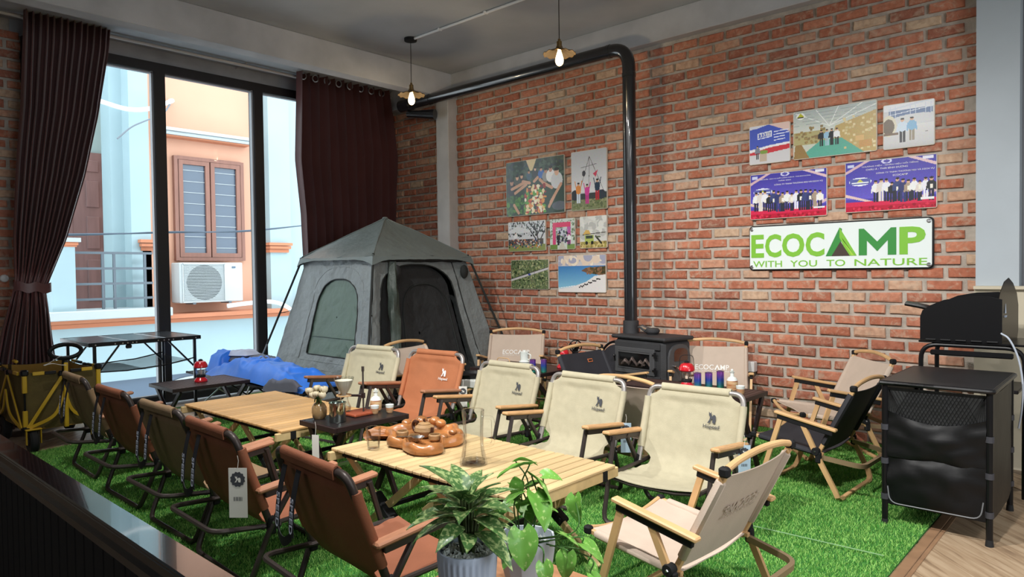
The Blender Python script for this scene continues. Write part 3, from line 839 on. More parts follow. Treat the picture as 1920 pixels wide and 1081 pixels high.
# --- wooden folding chair: beech posts, black joints, sling seat. local +X = forward, +Y = its left
def wood_chair(name, label, pos, rot, fab, group, sc=1., print_=None, z0=.012, patch=False):
    t = thing(name, label, 'chair', (pos[0], pos[1], z0), math.radians(rot), group, sc)
    W2 = .26
    for s in (-1, 1):
        put('armrest', cm('armrest:k%d' % s, lambda: MB().bar((-.185, s * (W2 + .022), .398), (.16, s * (W2 + .022), .462), .038, .018, bev=.005), m_beech), t)
        put('arm_bracket', cm('arm_bracket:k%d' % s, lambda: MB().bar((-.165, s * (W2 + .022), .380), (.145, s * (W2 + .022), .438), .020, .030, bev=.003), m_blackmatte), t)
        put('leg', cm('leg:kf%d' % s, lambda: MB().tube([(.125, s * (W2 + .022), .435), (.245, s * (W2 + .010), .07), (.258, s * (W2 + .004), .032), (.262, s * (W2 - .02), .014), (.262, s * (W2 - .06), .012)], .011, prof=[(-.75, -1.2), (.75, -1.2), (.75, 1.2), (-.75, 1.2)], up=(1, 0, 0)), m_beech), t)
        put('leg', cm('leg:kr%d' % s, lambda: MB().tube([(.005, s * (W2 + .022), .42), (-.075, s * (W2 + .022), .25), (-.172, s * (W2 + .010), .06), (-.182, s * (W2 + .004), .03), (-.186, s * (W2 - .02), .014), (-.186, s * (W2 - .06), .012)], .011, prof=[(-.75, -1.2), (.75, -1.2), (.75, 1.2), (-.75, 1.2)], up=(1, 0, 0)), m_beech), t)
        put('hinge', cm('hinge:k%d' % s, lambda: MB().lathe([(.001, -.018), (.02, -.018), (.022, -.012), (.022, .012), (.02, .018), (.001, .018)], 12, (-.072, s * (W2 + .02), .268), Matrix.Rotation(PI / 2, 3, 'X')).box((-.085, s * (W2 + .02), .235), (.03, .03, .06), bev=.006), m_blackmatte), t)
        put('rivet', cm('rivet:k%d' % s, lambda: MB().lathe([(.001, 0), (.006, 0), (.004, .004), (.001, .004)], 8, (-.072, s * (W2 + .038), .268), Matrix.Rotation(-s * PI / 2, 3, 'X')), m_steel), t)
        put('back_post', cm('back_post:%d' % s, lambda: MB().bar((-.065, s * (W2 - .012), .235), (-.262, s * (W2 - .012), .625), .020, .022, up=(1, 0, 0), bev=.003), m_beech), t)
        put('joint_cap', cm('joint_cap:b%d' % s, lambda: MB().box((-.262, s * (W2 - .010), .632), (.036, .030, .034), bev=.007), m_blackmatte), t)
        put('joint_cap', cm('joint_cap:f%d' % s, lambda: MB().box((.305, s * (W2 - .012), .302), (.034, .030, .032), bev=.007), m_blackmatte), t)
        put('seat_rail', cm('seat_rail:k%d' % s, lambda: MB().bar((-.10, s * (W2 - .016), .247), (.30, s * (W2 - .016), .298), .018, .020, bev=.003), m_beech), t)
    put('floor_bar', cm('floor_bar:kf', lambda: MB().bar((.262, -.21, .012), (.262, .21, .012), .024, .018, bev=.003), m_beech), t)
    put('floor_bar', cm('floor_bar:kr', lambda: MB().bar((-.186, -.21, .012), (-.186, .21, .012), .024, .018, bev=.003), m_beech), t)
    put('top_rail', cm('top_rail', lambda: MB().tube(catmull([(-.262, -.235, .638), (-.264, -.15, .654), (-.268, 0, .664), (-.264, .15, .654), (-.262, .235, .638)], 5), .0125, 10), m_beech), t)
    put('front_rail', cm('front_rail', lambda: MB().tube(catmull([(.307, -.235, .304), (.312, -.14, .282), (.315, 0, .268), (.312, .14, .282), (.307, .235, .304)], 5), .011, 10), m_beech), t)
    put('support_hoop', cm('support_hoop:k', lambda: MB().tube(fillet([(-.09, .255, .232), (-.30, .215, .205), (-.30, -.215, .205), (-.09, -.255, .232)], .06, 5), .011, prof=[(-.8, -1.1), (.8, -1.1), (.8, 1.1), (-.8, 1.1)]), mat('hoop_taupe', S(150, 128, 98), .45, .2)), t)
    def seat():
        P = []
        for i in range(15):
            u = i / 14; x = -.085 + .385 * u; z = .252 + .051 * u; r_ = []
            for j in range(13):
                v = -1 + 2 * j / 12
                xx = x - (.02 * (1 - v * v) if i == 14 else 0)
                r_.append((xx, v * (W2 - .012), z - .030 * (1 - v * v) * math.sin(PI * min(1, u * .8 + .15)) + .002 * math.sin(u * 20 + v * 6)))
            P.append(r_)
        m = MB().sheet(P, .004)
        for s in (-1, 1): m.bar((-.06, s * (W2 - .014), .252), (.275, s * (W2 - .014), .296), .034, .032, bev=.01)
        return m
    def back():
        P = []
        for i in range(13):
            u = i / 12; r_ = []
            for j in range(13):
                v = -1 + 2 * j / 12
                x = -.075 - .175 * u; z = .262 + .352 * u
                r_.append((x - .016 * (1 - v * v), v * (W2 - .006), z - (.010 * (1 - v * v) if i == 12 else 0)))
            P.append(r_)
        m = MB().sheet(P, .004)
        for s in (-1, 1): m.bar((-.098, s * (W2 - .012), .300), (-.252, s * (W2 - .012), .605), .030, .034, up=(1, 0, 0), bev=.010)
        return m
    put('seat', cm('seat:k', seat, fab, 50), t)
    put('backrest', cm('backrest:k', back, fab, 50), t)
    if print_:
        def pr():
            a = Vector((-.075, 0, .262)); b = Vector((-.250, 0, .614)); d = (b - a).normalized()
            m1 = text_mb('ECOC   MP', .05, .0010, .012, w=.25, h=.042)
            m2 = MB().prism([(-.022, -.021), (0, .024), (.022, -.021), (.010, -.021), (0, .004), (-.010, -.021)], -.0005, .0005)
            m2.v = [(x + .038, y, z) for x, y, z in m2.v]
            m3 = text_mb('WITH YOU TO NATURE', .012, .0010, .001, w=.25, h=.010)
            m3.v = [(x, y - .032, z) for x, y, z in m3.v]
            m1.add(m2.v, m2.f).add(m3.v, m3.f)
            return m1.xf(frame_m(a + d * .215 + Vector((-.0085, 0, 0)), (0, 1, 0), d))
        put('lettering', cm('lettering:eco', pr, print_), t)
        if pos[1] < 3:
            o = put('lettering_show_through', cm('lettering:eco', pr, mat('show_through', S(188, 171, 157), .85)), t); o.location = (-.0145, 0, 0)
    if patch:
        a = Vector((-.075, 0, .262)); b = Vector((-.250, 0, .614)); d = (b - a).normalized()
        MB().box((0, 0, 0), (.055, .028, .003), bev=.001).xf(frame_m(a + d * .315 + Vector((-.009, .075, 0)), (0, 1, 0), d)).build('leather_patch', mat('patch_tan', S(178, 100, 60), .6), t)
        MB().box((0, 0, .002), (.04, .012, .002)).xf(frame_m(a + d * .315 + Vector((-.009, .075, 0)), (0, 1, 0), d)).build('patch_print', m_blackmatte, t)
    return t

# the row with its backs to the railing
G1 = 'sling chairs in the row along the railing side of the tables'
b5 = sling_chair('sling_chair', 'brown sling chair nearest the white plant pots, showing its orange seat', (-2.13, 1.545), 85, m_brown, m_oakdk, G1, emblem='none')
b4 = sling_chair('sling_chair', 'brown sling chair with a big paper tag, second from the plant pots', (-2.975, 1.56), 88, m_brown, m_oakdk, G1, emblem='none')
b3 = sling_chair('sling_chair', 'khaki sling chair between the two pairs of brown ones, back to the railing', (-3.62, 1.60), 90, m_khaki, m_oakdk, G1, emblem='none')
b2 = sling_chair('sling_chair', 'brown sling chair second from the yellow-framed wagon', (-4.36, 1.62), 90, m_brown, m_oakdk, G1, emblem='none')
b1 = sling_chair('sling_chair', 'khaki sling chair closest to the yellow-framed wagon', (-5.17, 1.66), 88, m_khaki, m_oakdk, G1, emblem='none')
for t in (b5, b4, b3, b2, b1):
    strap(t, .165, .055, .23)
# the row facing the railing
G2 = 'sling chairs in the row on the brick wall side of the tables'
sling_chair('sling_chair', 'cream sling chair facing the table end, directly behind the pale wooden kermit-style chair'.replace('kermit-style ', ''), (-1.79, 3.18), -87, m_canvas, m_oak, G2, emblem='dark')
sling_chair('sling_chair', 'cream sling chair in front of the folded beige chair and cast-iron stove', (-2.53, 3.20), -90, m_canvas, m_oak, G2, emblem='dark')
sling_chair('sling_chair', 'cream sling chair right beside the bright orange sling chair', (-3.28, 3.31), -90, m_canvas, m_oak, G2, emblem='dark')
sling_chair('sling_chair', 'bright orange sling chair with white animal print in front of the tent door', (-4.03, 3.30), -86, m_orange, m_oakdk, G2, emblem='white', sc=1.05)
sling_chair('sling_chair', 'pale cream sling chair next to the blue sleeping bag, at the tent corner', (-4.69, 3.22), -82, m_canvas_far, m_oakdk, G2, emblem='dark', sc=1.05)
# wooden folding chairs
G3 = 'wooden folding chairs around the display'
wood_chair('folding_chair', 'greige wooden folding chair nearest the camera, seen from behind its lettered back', (-1.262, 2.375), 177.5, m_greige, G3, print_=m_print_wh)
wood_chair('folding_chair', 'black fabric wooden folding chair beside the black kitchen cabinet', (-1.431, 4.273), 178, m_blackfab, G3)
wood_chair('folding_chair', 'beige wooden folding chair against the brick wall behind the black one', (-1.63, 5.10), 222, m_greige, G3, sc=1.05)
wood_chair('folding_chair', 'lettered greige folding chair between the tent and the white drip pot', (-4.56, 4.98), -58, m_greige, G3, sc=1.08, print_=m_print_wh)
wood_chair('folding_chair', 'lettered greige folding chair behind the red lantern right of the stove', (-2.57, 5.14), -66, m_greige, G3, sc=1.07, print_=m_print_wh)
wood_chair('folding_chair', 'black folding chair with a leather patch in front of the cast-iron stove', (-3.09, 4.455), -4, m_blackfab, G3, sc=1.05, patch=True)
wood_chair('folding_chair', 'beige folding chair seen from behind between two cream sling chairs', (-2.30, 3.80), 82, m_greige, G3, sc=.98)
wood_chair('folding_chair', 'greige folding chair standing in the tent doorway behind the cream and orange chairs', (-4.55, 3.90), 8, m_greige, G3, sc=1.05)
hang_tag('hang_tag', 'large paper tag with a round wheel print on the brown chair second from the pots', (-2.69, 1.30, .53), math.radians(-50), w=.075, h=.20)
hang_tag('hang_tag', 'pale blue tag at the right edge of the nearest cream sling chair', (-1.475, 3.30, .43), math.radians(-50), m_tagb, w=.06, h=.16)
hang_tag('hang_tag', 'pale blue tag between the two nearest cream sling chairs', (-2.205, 3.36, .43), math.radians(-50), m_tagb, w=.06, h=.17)
hang_tag('hang_tag', 'grey tag hanging beside the orange sling chair', (-3.70, 3.50, .47), math.radians(-50), m_tagp, w=.06, h=.15)
# ================================================================ TABLES
from mathutils import noise as MN
m_slat = mat('roll_slat', S(212, 168, 112), .5, var=.2, vs=3, aniso=(10, 1, 4), bump=.06, bs=40)
m_slat2 = mat('roll_slat_pale', S(206, 178, 132), .5, var=.18, vs=3, aniso=(10, 1, 4), bump=.06, bs=40)
vary(m_slat, .28); vary(m_slat2, .22)
m_pine = mat('pine_leg', S(214, 186, 134), .55, var=.15, vs=4, aniso=(4, 4, 4))
m_darktop = mat('dark_aluminium', S(70, 52, 50), .42, .25, var=.1, vs=10)
m_darkleg = mat('dark_leg', S(48, 34, 34), .42, .25)
m_blacktop = mat('table_black', S(34, 32, 34), .3, .1, var=.25, vs=30)

def roll_table(label, x0, x1, y0, y1, zt, ms, n):
    t = thing('roll_top_table', label, 'table', (x0, y0, .012), 0, 'slatted roll-top wooden tables')
    L = x1 - x0; Wd = y1 - y0; zt -= .012
    p = L / n
    sm = MB().box((0, 0, 0), (p - .0075, Wd, .014), bev=.003).mesh('slat', ms)
    for i in range(n):
        put('slat', sm, t, (p * (i + .5), Wd / 2 + RND.uniform(-.002, .002), zt - .007))
    for x in (.02, L - .02):
        MB().box((x, Wd / 2, zt - .036), (.026, Wd + .05, .042), bev=.003).build('end_rail', m_pine, t)
        for y in (.075, Wd - .075):
            MB().box((x, y, zt - .036), (.032, .035, .047), bev=.003).build('corner_joint', m_blackmatte, t)
    for y in (.05, Wd - .05):
        MB().bar((.02, y, zt - .036), (L - .02, y, zt - .036), .016, .022, bev=.002).build('side_rail', m_blackmatte, t)
        yy = y + (.02 if y < Wd / 2 else -.02)
        for (a, b) in ((.05, L / 2 - .04), (L / 2 + .04, L - .05)):
            for (u, v, d) in ((a, b, .0), (b, a, .022 if y < Wd / 2 else -.022)):
                MB().bar((u, yy + d, zt - .045), (v, yy + d, .006), .020, .034, bev=.003).build('leg', m_pine, t)
            c = (a + b) / 2
            MB().bar((c - .07, yy + .011, zt / 2 + .05 - .02), (c + .07, yy + .011, zt / 2 - .05 - .02), .052, .040, bev=.006).build('cross_joint', m_blackmatte, t)
            for u in (a, b):
                MB().lathe([(.001, 0), (.008, 0), (.008, .004), (.001, .004)], 8, (u, yy - .01, zt - .05), Matrix.Rotation(PI / 2, 3, 'X')).build('bolt', m_steel, t)
    for x in (L * .25, L * .75):
        MB().bar((x, .06, zt / 2 - .02), (x, Wd - .06, zt / 2 - .02), .022, .022, bev=.003).build('stretcher', m_blackmatte, t)
    return t
T2X0, T2X1, T2Y0, T2Y1, T2Z = -2.93, -1.70, 1.885, 2.515, .46
roll_table('pale roll-top table carrying the carved tea tray and glass mug', T2X0, T2X1, T2Y0, T2Y1, T2Z, m_slat2, 22)
roll_table('honey coloured empty roll-top table beside the flower vase', -4.735, -3.475, 1.93, 2.585, .452, m_slat, 22)

def dark_table(label, x0, x1, y0, y1, zt, slats, long='y', ns=7, z0=.012):
    """metal table on crossed legs at both ends of its long side"""
    t = thing('side_table', label, 'table', (x0, y0, z0), 0, 'low dark metal side tables')
    L, Wd = x1 - x0, y1 - y0; zt -= z0
    MB().box((L / 2, .008, zt - .014), (L, .016, .028), bev=.002).box((L / 2, Wd - .008, zt - .014), (L, .016, .028), bev=.002).box((.008, Wd / 2, zt - .014), (.016, Wd - .034, .028), bev=.002).box((L - .008, Wd / 2, zt - .014), (.016, Wd - .034, .028), bev=.002).build('rim', m_darkleg, t)
    if slats:
        if long == 'y':
            n = int(Wd / .036)
            p = (Wd - .04) / n; me = MB().box((0, 0, 0), (L - .036, p - .004, .006), bev=.0015).mesh('slat', m_darktop)
            for i in range(n): put('slat', me, t, (L / 2, .02 + p * (i + .5), zt - .004))
        else:
            n = int(L / .036)
            p = (L - .04) / n; me = MB().box((0, 0, 0), (p - .004, Wd - .036, .006), bev=.0015).mesh('slat', m_darktop)
            for i in range(n): put('slat', me, t, (.02 + p * (i + .5), Wd / 2, zt - .004))
    else:
        MB().box((L / 2, Wd / 2, zt - .004), (L - .036, Wd - .036, .008), bev=.001).build('tabletop', m_blacktop, t)
    for e in (0, 1):
        if long == 'y':
            y = .05 if e == 0 else Wd - .05
            A, B = (.03, y, zt - .03), (L - .06, y, .012); C, D = (L - .03, y + .024, zt - .03), (.06, y + .024, .012)
        else:
            x = .05 if e == 0 else L - .05
            A, B = (x, .03, zt - .03), (x, Wd - .05, .012); C, D = (x + .024, Wd - .03, zt - .03), (x + .024, .05, .012)
        MB().bar(A, B, .02, .038, bev=.003).build('leg', m_darkleg, t)
        MB().bar(C, D, .02, .038, bev=.003).build('leg', m_darkleg, t)
        ctr = (Vector(A) + Vector(B)) / 2
        MB().box(ctr, (.05, .05, .03), bev=.004).build('cross_joint', m_blackmatte, t)
    if long == 'y': MB().bar((L / 2, .06, zt / 2), (L / 2, Wd - .06, zt / 2), .016, .016).build('stretcher', m_steel, t)
    else: MB().bar((.06, Wd / 2, zt / 2), (L - .06, Wd / 2, zt / 2), .016, .016).build('stretcher', m_steel, t)
    return t
dark_table('dark brown slatted side table with one red lantern, near the window', -6.22, -5.73, 2.25, 2.90, .40, True, 'y')
dark_table('smooth black side table with the coffee dripper, vase and little cups', -3.452, -3.112, 2.025, 2.52, .50, False, 'y')
dark_table('dark brown slatted side table with lantern and sake jar by the brick wall', -2.74, -1.815, 4.08, 4.42, .512, True, 'x')
dark_table('black side table with the white drip pot and metallic cups near the tent', -4.25, -3.512, 4.10, 4.615, .50, False, 'x')

# tall folding table at the window
tt = thing('folding_table', 'tall black three-panel folding table standing at the window', 'table', (-7.30, 1.89, 0))
L, Wd, Z = .80, .93, .75
for i in range(3):
    MB().box((L / 2, Wd * (i + .5) / 3, Z - .008), (L - .03, Wd / 3 - .008, .014), bev=.002).build('panel', mat('top_charcoal', S(62, 64, 68), .25, .2, var=.2, vs=20), tt)
MB().box((L / 2, .008, Z - .016), (L, .016, .034), bev=.004).box((L / 2, Wd - .008, Z - .016), (L, .016, .034), bev=.004).box((.008, Wd / 2, Z - .016), (.016, Wd - .03, .034), bev=.004).box((L - .008, Wd / 2, Z - .016), (.016, Wd - .03, .034), bev=.004).build('rim', m_black, tt)
for y in (Wd / 3, Wd * 2 / 3):
    MB().box((L / 2, y, Z - .001), (L - .03, .006, .004)).build('panel_seam', m_steel, tt)
for x in (.04, L - .03):
    for y in (.05, Wd - .05):
        MB().box((x, y, (Z - .03) / 2), (.025, .025, Z - .03), bev=.004).build('leg', m_black, tt)
    MB().bar((x, .05, .46), (x, .24, Z - .035), .012, .014).build('brace', m_black, tt)
    MB().bar((x, Wd - .05, .46), (x, Wd - .28, Z - .035), .012, .014).build('brace', m_black, tt)
    MB().tube([(x, .06, .50), (x, .3, .49), (x, .62, .505), (x, Wd - .06, .545)], .006, 6).build('net_cord', m_black, tt)
o = MB()
for i in range(34): o.tube([(.04 + .73 * i / 33, .08, .50), (.04 + .73 * i / 33, Wd * .5, .485), (.04 + .73 * i / 33, Wd - .08, .53)], .0012, 3)
o = o.build('shelf_net', m_black, tt); o['kind'] = 'stuff'
rv = MB().lathe([(.001, 0), (.007, 0), (.005, .004), (.001, .004)], 8, (0, 0, 0), Matrix.Rotation(PI / 2, 3, 'Y')).mesh('rivet', m_steel)
for y in (.05, .2, .26, .30, .34, .37, .55, .6, .64, .68, .76, .88): put('rivet', rv, tt, (L + .001, y, Z - .018))
MB().box((L - .01, .31, Z - .05), (.02, .05, .035), bev=.008).build('latch', m_black, tt)

# ================================================================ WAGON
m_wagfab = mat('wagon_canvas', S(96, 82, 44), .85, var=.25, vs=6, bump=.4, bs=60)
m_wagin = mat('wagon_canvas_inner', S(150, 116, 50), .85, var=.15, vs=6, bump=.3, bs=60)
m_yel = mat('wagon_yellow', S(206, 166, 40), .4, coat=.3)
m_rub = mat('rubber', (.012, .012, .013), .75)
wg = thing('folding_wagon', 'khaki canvas folding wagon on a bright yellow frame with black wheels', 'wagon', (-6.95, 1.33, 0))
L, Wd = .85, .53                      # x, y; front face at x=L
def wall_sheet(a, b, z0, z1, bulge, n=(14, 9)):
    P = []
    a = Vector(a); b = Vector(b); nrm = Vector((b.y - a.y, -(b.x - a.x), 0)).normalized()
    for i in range(n[0]):
        u = i / (n[0] - 1); r_ = []
        for j in range(n[1]):
            v = j / (n[1] - 1); p = a.lerp(b, u)
            w = bulge * math.sin(PI * u) * math.sin(PI * min(1, v * 1.2)) + .006 * MN.noise(Vector((u * 6, v * 5, a.x * 7 + a.y)))
            zz = z0 + (z1 - z0) * v - (.02 * math.sin(PI * u) if j == n[1] - 1 else 0)
            r_.append((p.x + nrm.x * w, p.y + nrm.y * w, zz))
        P.append(r_)
    return P
c4 = [(.03, .03), (L - .03, .03), (L - .03, Wd - .03), (.03, Wd - .03)]
for i in range(4):
    a, b = c4[i], c4[(i + 1) % 4]
    MB().sheet(wall_sheet((*a, 0), (*b, 0), .17, .60, .015), .004).build('canvas_side', m_wagfab, wg, smooth=60)
    s = .012
    a2 = (a[0] + (s if a[0] < L / 2 else -s), a[1] + (s if a[1] < Wd / 2 else -s)); b2 = (b[0] + (s if b[0] < L / 2 else -s), b[1] + (s if b[1] < Wd / 2 else -s))
    MB().sheet(wall_sheet((*a2, 0), (*b2, 0), .19, .598, -.004), .003).build('canvas_lining', m_wagin, wg, smooth=60)
MB().box((L / 2, Wd / 2, .175), (L - .06, Wd - .06, .02)).build('canvas_floor', m_wagin, wg)
for x, y in ((.02, .02), (L - .02, .02), (L - .02, Wd - .02), (.02, Wd - .02)):
    MB().box((x, y, .52), (.03, .03, .14), bev=.004).build('corner_post', m_yel, wg)
    MB().box((x, y, .25), (.03, .03, .14), bev=.004).build('corner_post', m_yel, wg)
    MB().tube([(x, y, .2), (x, y, .58)], .007, 6).build('post_rod', m_black, wg)
    MB().box((x, y, .60), (.05, .05, .045), bev=.01).build('corner_joint', m_black, wg)
    MB().box((x, y, .185), (.06, .055, .035), bev=.01).build('corner_joint', m_black, wg)
def cross(p, q, f):      # crossed yellow bars on one side
    p = Vector(p); q = Vector(q); m_ = (p + q) / 2
    for a, b in (((p.x, p.y, .19), (m_.x, m_.y, .565)), ((q.x, q.y, .19), (m_.x, m_.y, .565))):
        MB().bar(a, b, .010, .024, up=(0, 0, 1), bev=.003).build('cross_bar', m_yel, wg)
    for a, b, c in (((p.x, p.y, .19), p.lerp(q, .36), (m_.x, m_.y, .44)), ((q.x, q.y, .19), q.lerp(p, .36), (m_.x, m_.y, .44))):
        off = f * .012
        MB().tube(catmull([a, (b.x + off.x, b.y + off.y, .27), (c[0] + off.x, c[1] + off.y, c[2])], 6), .011, prof=[(-.5, -1), (.5, -1), (.5, 1), (-.5, 1)], up=(0, 0, 1)).build('brace_bar', m_yel, wg)
    MB().box((m_.x, m_.y, .575), (.06 if abs(f.x) < .5 else .02, .06 if abs(f.y) < .5 else .02, .04), bev=.006).build('centre_joint', m_black, wg)
    for t_ in (.16, .84):
        d = p.lerp(q, t_)
        MB().bar(p.lerp(q, t_ - .08) + Vector((0, 0, .59)), p.lerp(q, t_ + .08) + Vector((0, 0, .59)), .016, .026, bev=.003).build('top_bar', m_yel, wg)
    for t_ in (.32, .68):
        MB().bar(p.lerp(q, t_ - .08) + Vector((0, 0, .588)), p.lerp(q, t_ + .08) + Vector((0, 0, .588)), .018, .022, bev=.003).build('top_joint', m_black, wg)
cross((L + .002, .03, 0), (L + .002, Wd - .03, 0), Vector((1, 0, 0)))
cross((.03, -.002, 0), (L - .03, -.002, 0), Vector((0, -1, 0)))
cross((.03, Wd + .002, 0), (L - .03, Wd + .002, 0), Vector((0, 1, 0)))
for k, (x, y, r_, w_) in enumerate(((L - .01, .06, .088, .055), (L - .01, Wd - .04, .088, .055), (.12, .04, .095, .06), (.12, Wd - .04, .095, .06))):
    R = Matrix.Rotation(PI / 2, 3, 'X') if k > 1 else Matrix.Rotation(PI / 2, 3, 'X')
    MB().lathe([(.02, -w_ / 2), (r_ - .012, -w_ / 2), (r_, -w_ / 2 + .012), (r_, w_ / 2 - .012), (r_ - .012, w_ / 2), (.02, w_ / 2)], 22, (x, y, r_), R).build('wheel', m_rub, wg)
    MB().lathe([(.001, -w_ / 2 - .004), (.03, -w_ / 2 - .004), (.03, w_ / 2 + .004), (.001, w_ / 2 + .004)], 14, (x, y, r_), R).build('hub', m_black, wg)
    if k < 2:
        MB().box((x, y, .185 - .003), (.10, w_ + .05, .012), bev=.004).box((x + .03, y - w_ / 2 - .018, .13), (.03, .006, .11)).box((x + .03, y + w_ / 2 + .018, .13), (.03, .006, .11)).build('caster_fork', m_yel, wg)
MB().bar((L + .035, .27, .17), (L + .05, .27, .66), .028, .028, bev=.004).build('pull_tube', m_yel, wg)
MB().bar((L + .035, .27, .58), (L + .035, .27, .70), .035, .05, bev=.008).build('pull_joint', m_black, wg)
MB().tube([(L + .06 + 0, .27 + .105 * math.cos(a), .745 + .052 * math.sin(a)) for a in [2 * PI * k / 22 for k in range(22)]], .016, 8, closed=True).build('ring_handle', m_black, wg)
MB().sheet([[(L + .07 + .02 * v, .12 + .14 * u, .655 + .01 * math.sin(u * 5)) for v in (0, 1, 2)] for u in np.linspace(0, 1, 7)], .002).tube([(L + .08, .14, .66), (L + .085, .24, .72)], .0012, 5).build('paper_tag', m_tagp, wg)
MB().box((.3, Wd * .15, .64), (.10, .025, .025), bev=.008).build('grab_handle', m_yel, wg)
MB().sheet([[(.25 + .05 * v, .012 * 0 + .045, .62 - .25 * u) for v in (0, 1, 2)] for u in np.linspace(0, 1, 4)], .004).build('webbing', m_wagfab, wg)

# ================================================================ TENT
m_tent = mat('tent_fabric', S(124, 130, 130), .48, var=.12, vs=1.6, bump=.9, bs=9, bd=.03, sheen=.1)
m_tentr = mat('tent_roof_fabric', S(106, 115, 114), .42, var=.08, vs=1.2, bump=.5, bs=7, bd=.02)
m_tentw = mat('tent_window_cloth', S(84, 104, 90), .5, var=.12, vs=3, bump=.6, bs=9, bd=.02)
m_tentm = mat('tent_mesh_black', S(38, 39, 40), .75, var=.25, vs=5, bump=.8, bs=10, bd=.02)
m_tentd = mat('tent_dark_trim', S(34, 37, 36), .7)
TX, TY = -5.885, 4.49
tent = thing('camping_tent', 'grey green dome tent with a peaked roof, side window and open dark doorway', 'tent', (TX, TY, .012))
EH, BHF, EZ, PZ = .572, .93, 1.475, 1.862
def wav(p, a=.010, f=3.2):
    q = Vector(p); k = 1 - abs(MN.noise(q * 7 + Vector((3, 1, 2)) * MN.noise(q * 4))) * 3
    return a * MN.noise(q * f) + a * .6 * MN.noise(q * f * 2.7) + .006 * max(0, k)
def face_pt(side, u, v, inset=0.):
    """side 0 = -Y face, 1 = +X face, 2 = +Y, 3 = -X; u -1..1, v 0 floor .. 1 eave"""
    h = BHF + (EH - BHF) * v ** .92 - inset
    sag = -.05 * (1 - u * u) * math.sin(PI * v)
    p = (u * h, -(h + sag)); z = EZ * v
    a = side * PI / 2
    x = p[0] * math.cos(a) - p[1] * math.sin(a); y = p[0] * math.sin(a) + p[1] * math.cos(a)
    n = Vector((math.sin(a), -math.cos(a), 0)); w = wav((x, y, z))
    return (x + n.x * w, y + n.y * w, z)
def ring(side, hole, name='wall_panel'):
    """wall panel around an arched opening; hole = (u0, u1, v0, v1)"""
    N = 128; u0, u1, v0, v1 = hole; uc, vc = (u0 + u1) / 2, (v0 + v1) / 2
    inner = arch(hole, N); P = []
    for (u, v) in inner:
        # matching point of the outer rectangle
        du, dv = (u - uc), (v - vc) * 2
        s = 1e9
        if abs(du) > 1e-6: s = min(s, ((1 if du > 0 else -1) - uc) / du)
        if abs(dv) > 1e-6: s = min(s, ((1 if dv > 0 else 0) - vc) * 2 / dv)
        ou, ov = uc + du * s, vc + dv * s / 2
        P.append([face_pt(side, ou + (u - ou) * t, ov + (v - ov) * t) for t in np.linspace(0, 1, 22)])
    P.append(P[0])
    return MB().sheet(P, .003)
def arch(h, N, r=.45):
    """loop of an arched opening with rounded top, as (u, v), counterclockwise"""
    u0, u1, v0, v1 = h; w = u1 - u0; k = r * w * .95; hv = r * .55
    pts = []
    for (cx, cy, a0, a1) in ((u1 - .03, v0 + .02, -90, 0), (u1 - k, v1 - hv * .6, 0, 90), (u0 + k, v1 - hv * .6, 90, 180), (u0 + .03, v0 + .02, 180, 270)):
        rx, ry = (.03, .02) if cy < (v0 + v1) / 2 else (k, hv * .6)
        for i in range(9):
            a = math.radians(a0 + (a1 - a0) * i / 8); pts.append(Vector((cx + rx * math.cos(a), cy + ry * math.sin(a), 0)))
    pts.append(pts[0])
    L_ = [0]
    for i in range(1, len(pts)): L_.append(L_[-1] + (pts[i] - pts[i - 1]).length)
    out = []
    for i in range(N):
        s = L_[-1] * i / N; j = max(k2 for k2 in range(len(L_)) if L_[k2] <= s + 1e-9); j = min(j, len(pts) - 2)
        t = (s - L_[j]) / max(1e-9, L_[j + 1] - L_[j]); q = pts[j].lerp(pts[j + 1], t); out.append((q.x, q.y))
    return out
def fill(side, hole, inset, m_, name, par=tent):
    """cloth filling an arch: fan of rings toward its centre"""
    u0, u1, v0, v1 = hole; uc, vc = (u0 + u1) / 2, (v0 + v1) / 2; A = arch(hole, 96); A.append(A[0])
    P = [[face_pt(side, uc + (u - uc) * t, vc + (v - vc) * t, inset) for t in np.linspace(1, .02, 18)] for u, v in A]
    return MB().sheet(P, .002).build(name, m_, par, smooth=60)
WIN = (-.42, .62, .34, .84); DOOR = (-.86, .56, .03, .93); DIN = (-.42, .46, .12, .80)
ring(0, WIN).build('wall_panel', m_tent, tent, smooth=60)
ring(1, DOOR).build('wall_panel', m_tent, tent, smooth=60)
for s in (2, 3):
    P = [[face_pt(s, u, v) for v in np.linspace(0, 1, 12)] for u in np.linspace(-1, 1, 14)]
    MB().sheet(P, .003).build('wall_panel', m_tent, tent, smooth=60)
fill(0, WIN, .012, m_tentw, 'window_cloth')
MB().tube([face_pt(0, u, v) for u, v in arch(WIN, 60)], .007, 6, closed=True).build('window_seam', m_tentd, tent)
MB().tube([face_pt(0, u, v) for u, v in arch((-.54, .76, .30, .92), 60)], .005, 6, closed=True).build('window_welt', m_tent, tent)
MB().tube([face_pt(0, u, .25) for u in np.linspace(-1, 1, 20)], .004, 6).build('skirt_seam', m_tent, tent)
MB().tube([face_pt(0, u, .46) for u in np.linspace(-.38, .58, 12)], .004, 6).build('window_fold', m_tentw, tent)
fill(1, (-.86, .56, .03, .93), .05, m_tentm, 'inner_mesh_door')
MB().tube([face_pt(1, u, v, .043) for u, v in arch(DIN, 60)], .008, 6, closed=True).build('mesh_door_zip', m_tentd, tent)
MB().tube([face_pt(1, u, .33, .043) for u in np.linspace(-.42, .46, 12)], .006, 6).build('mesh_door_seam', m_tentd, tent)
MB().tube([face_pt(1, u, v) for u, v in arch(DOOR, 60)], .007, 6, closed=True).build('door_seam', m_tentd, tent)
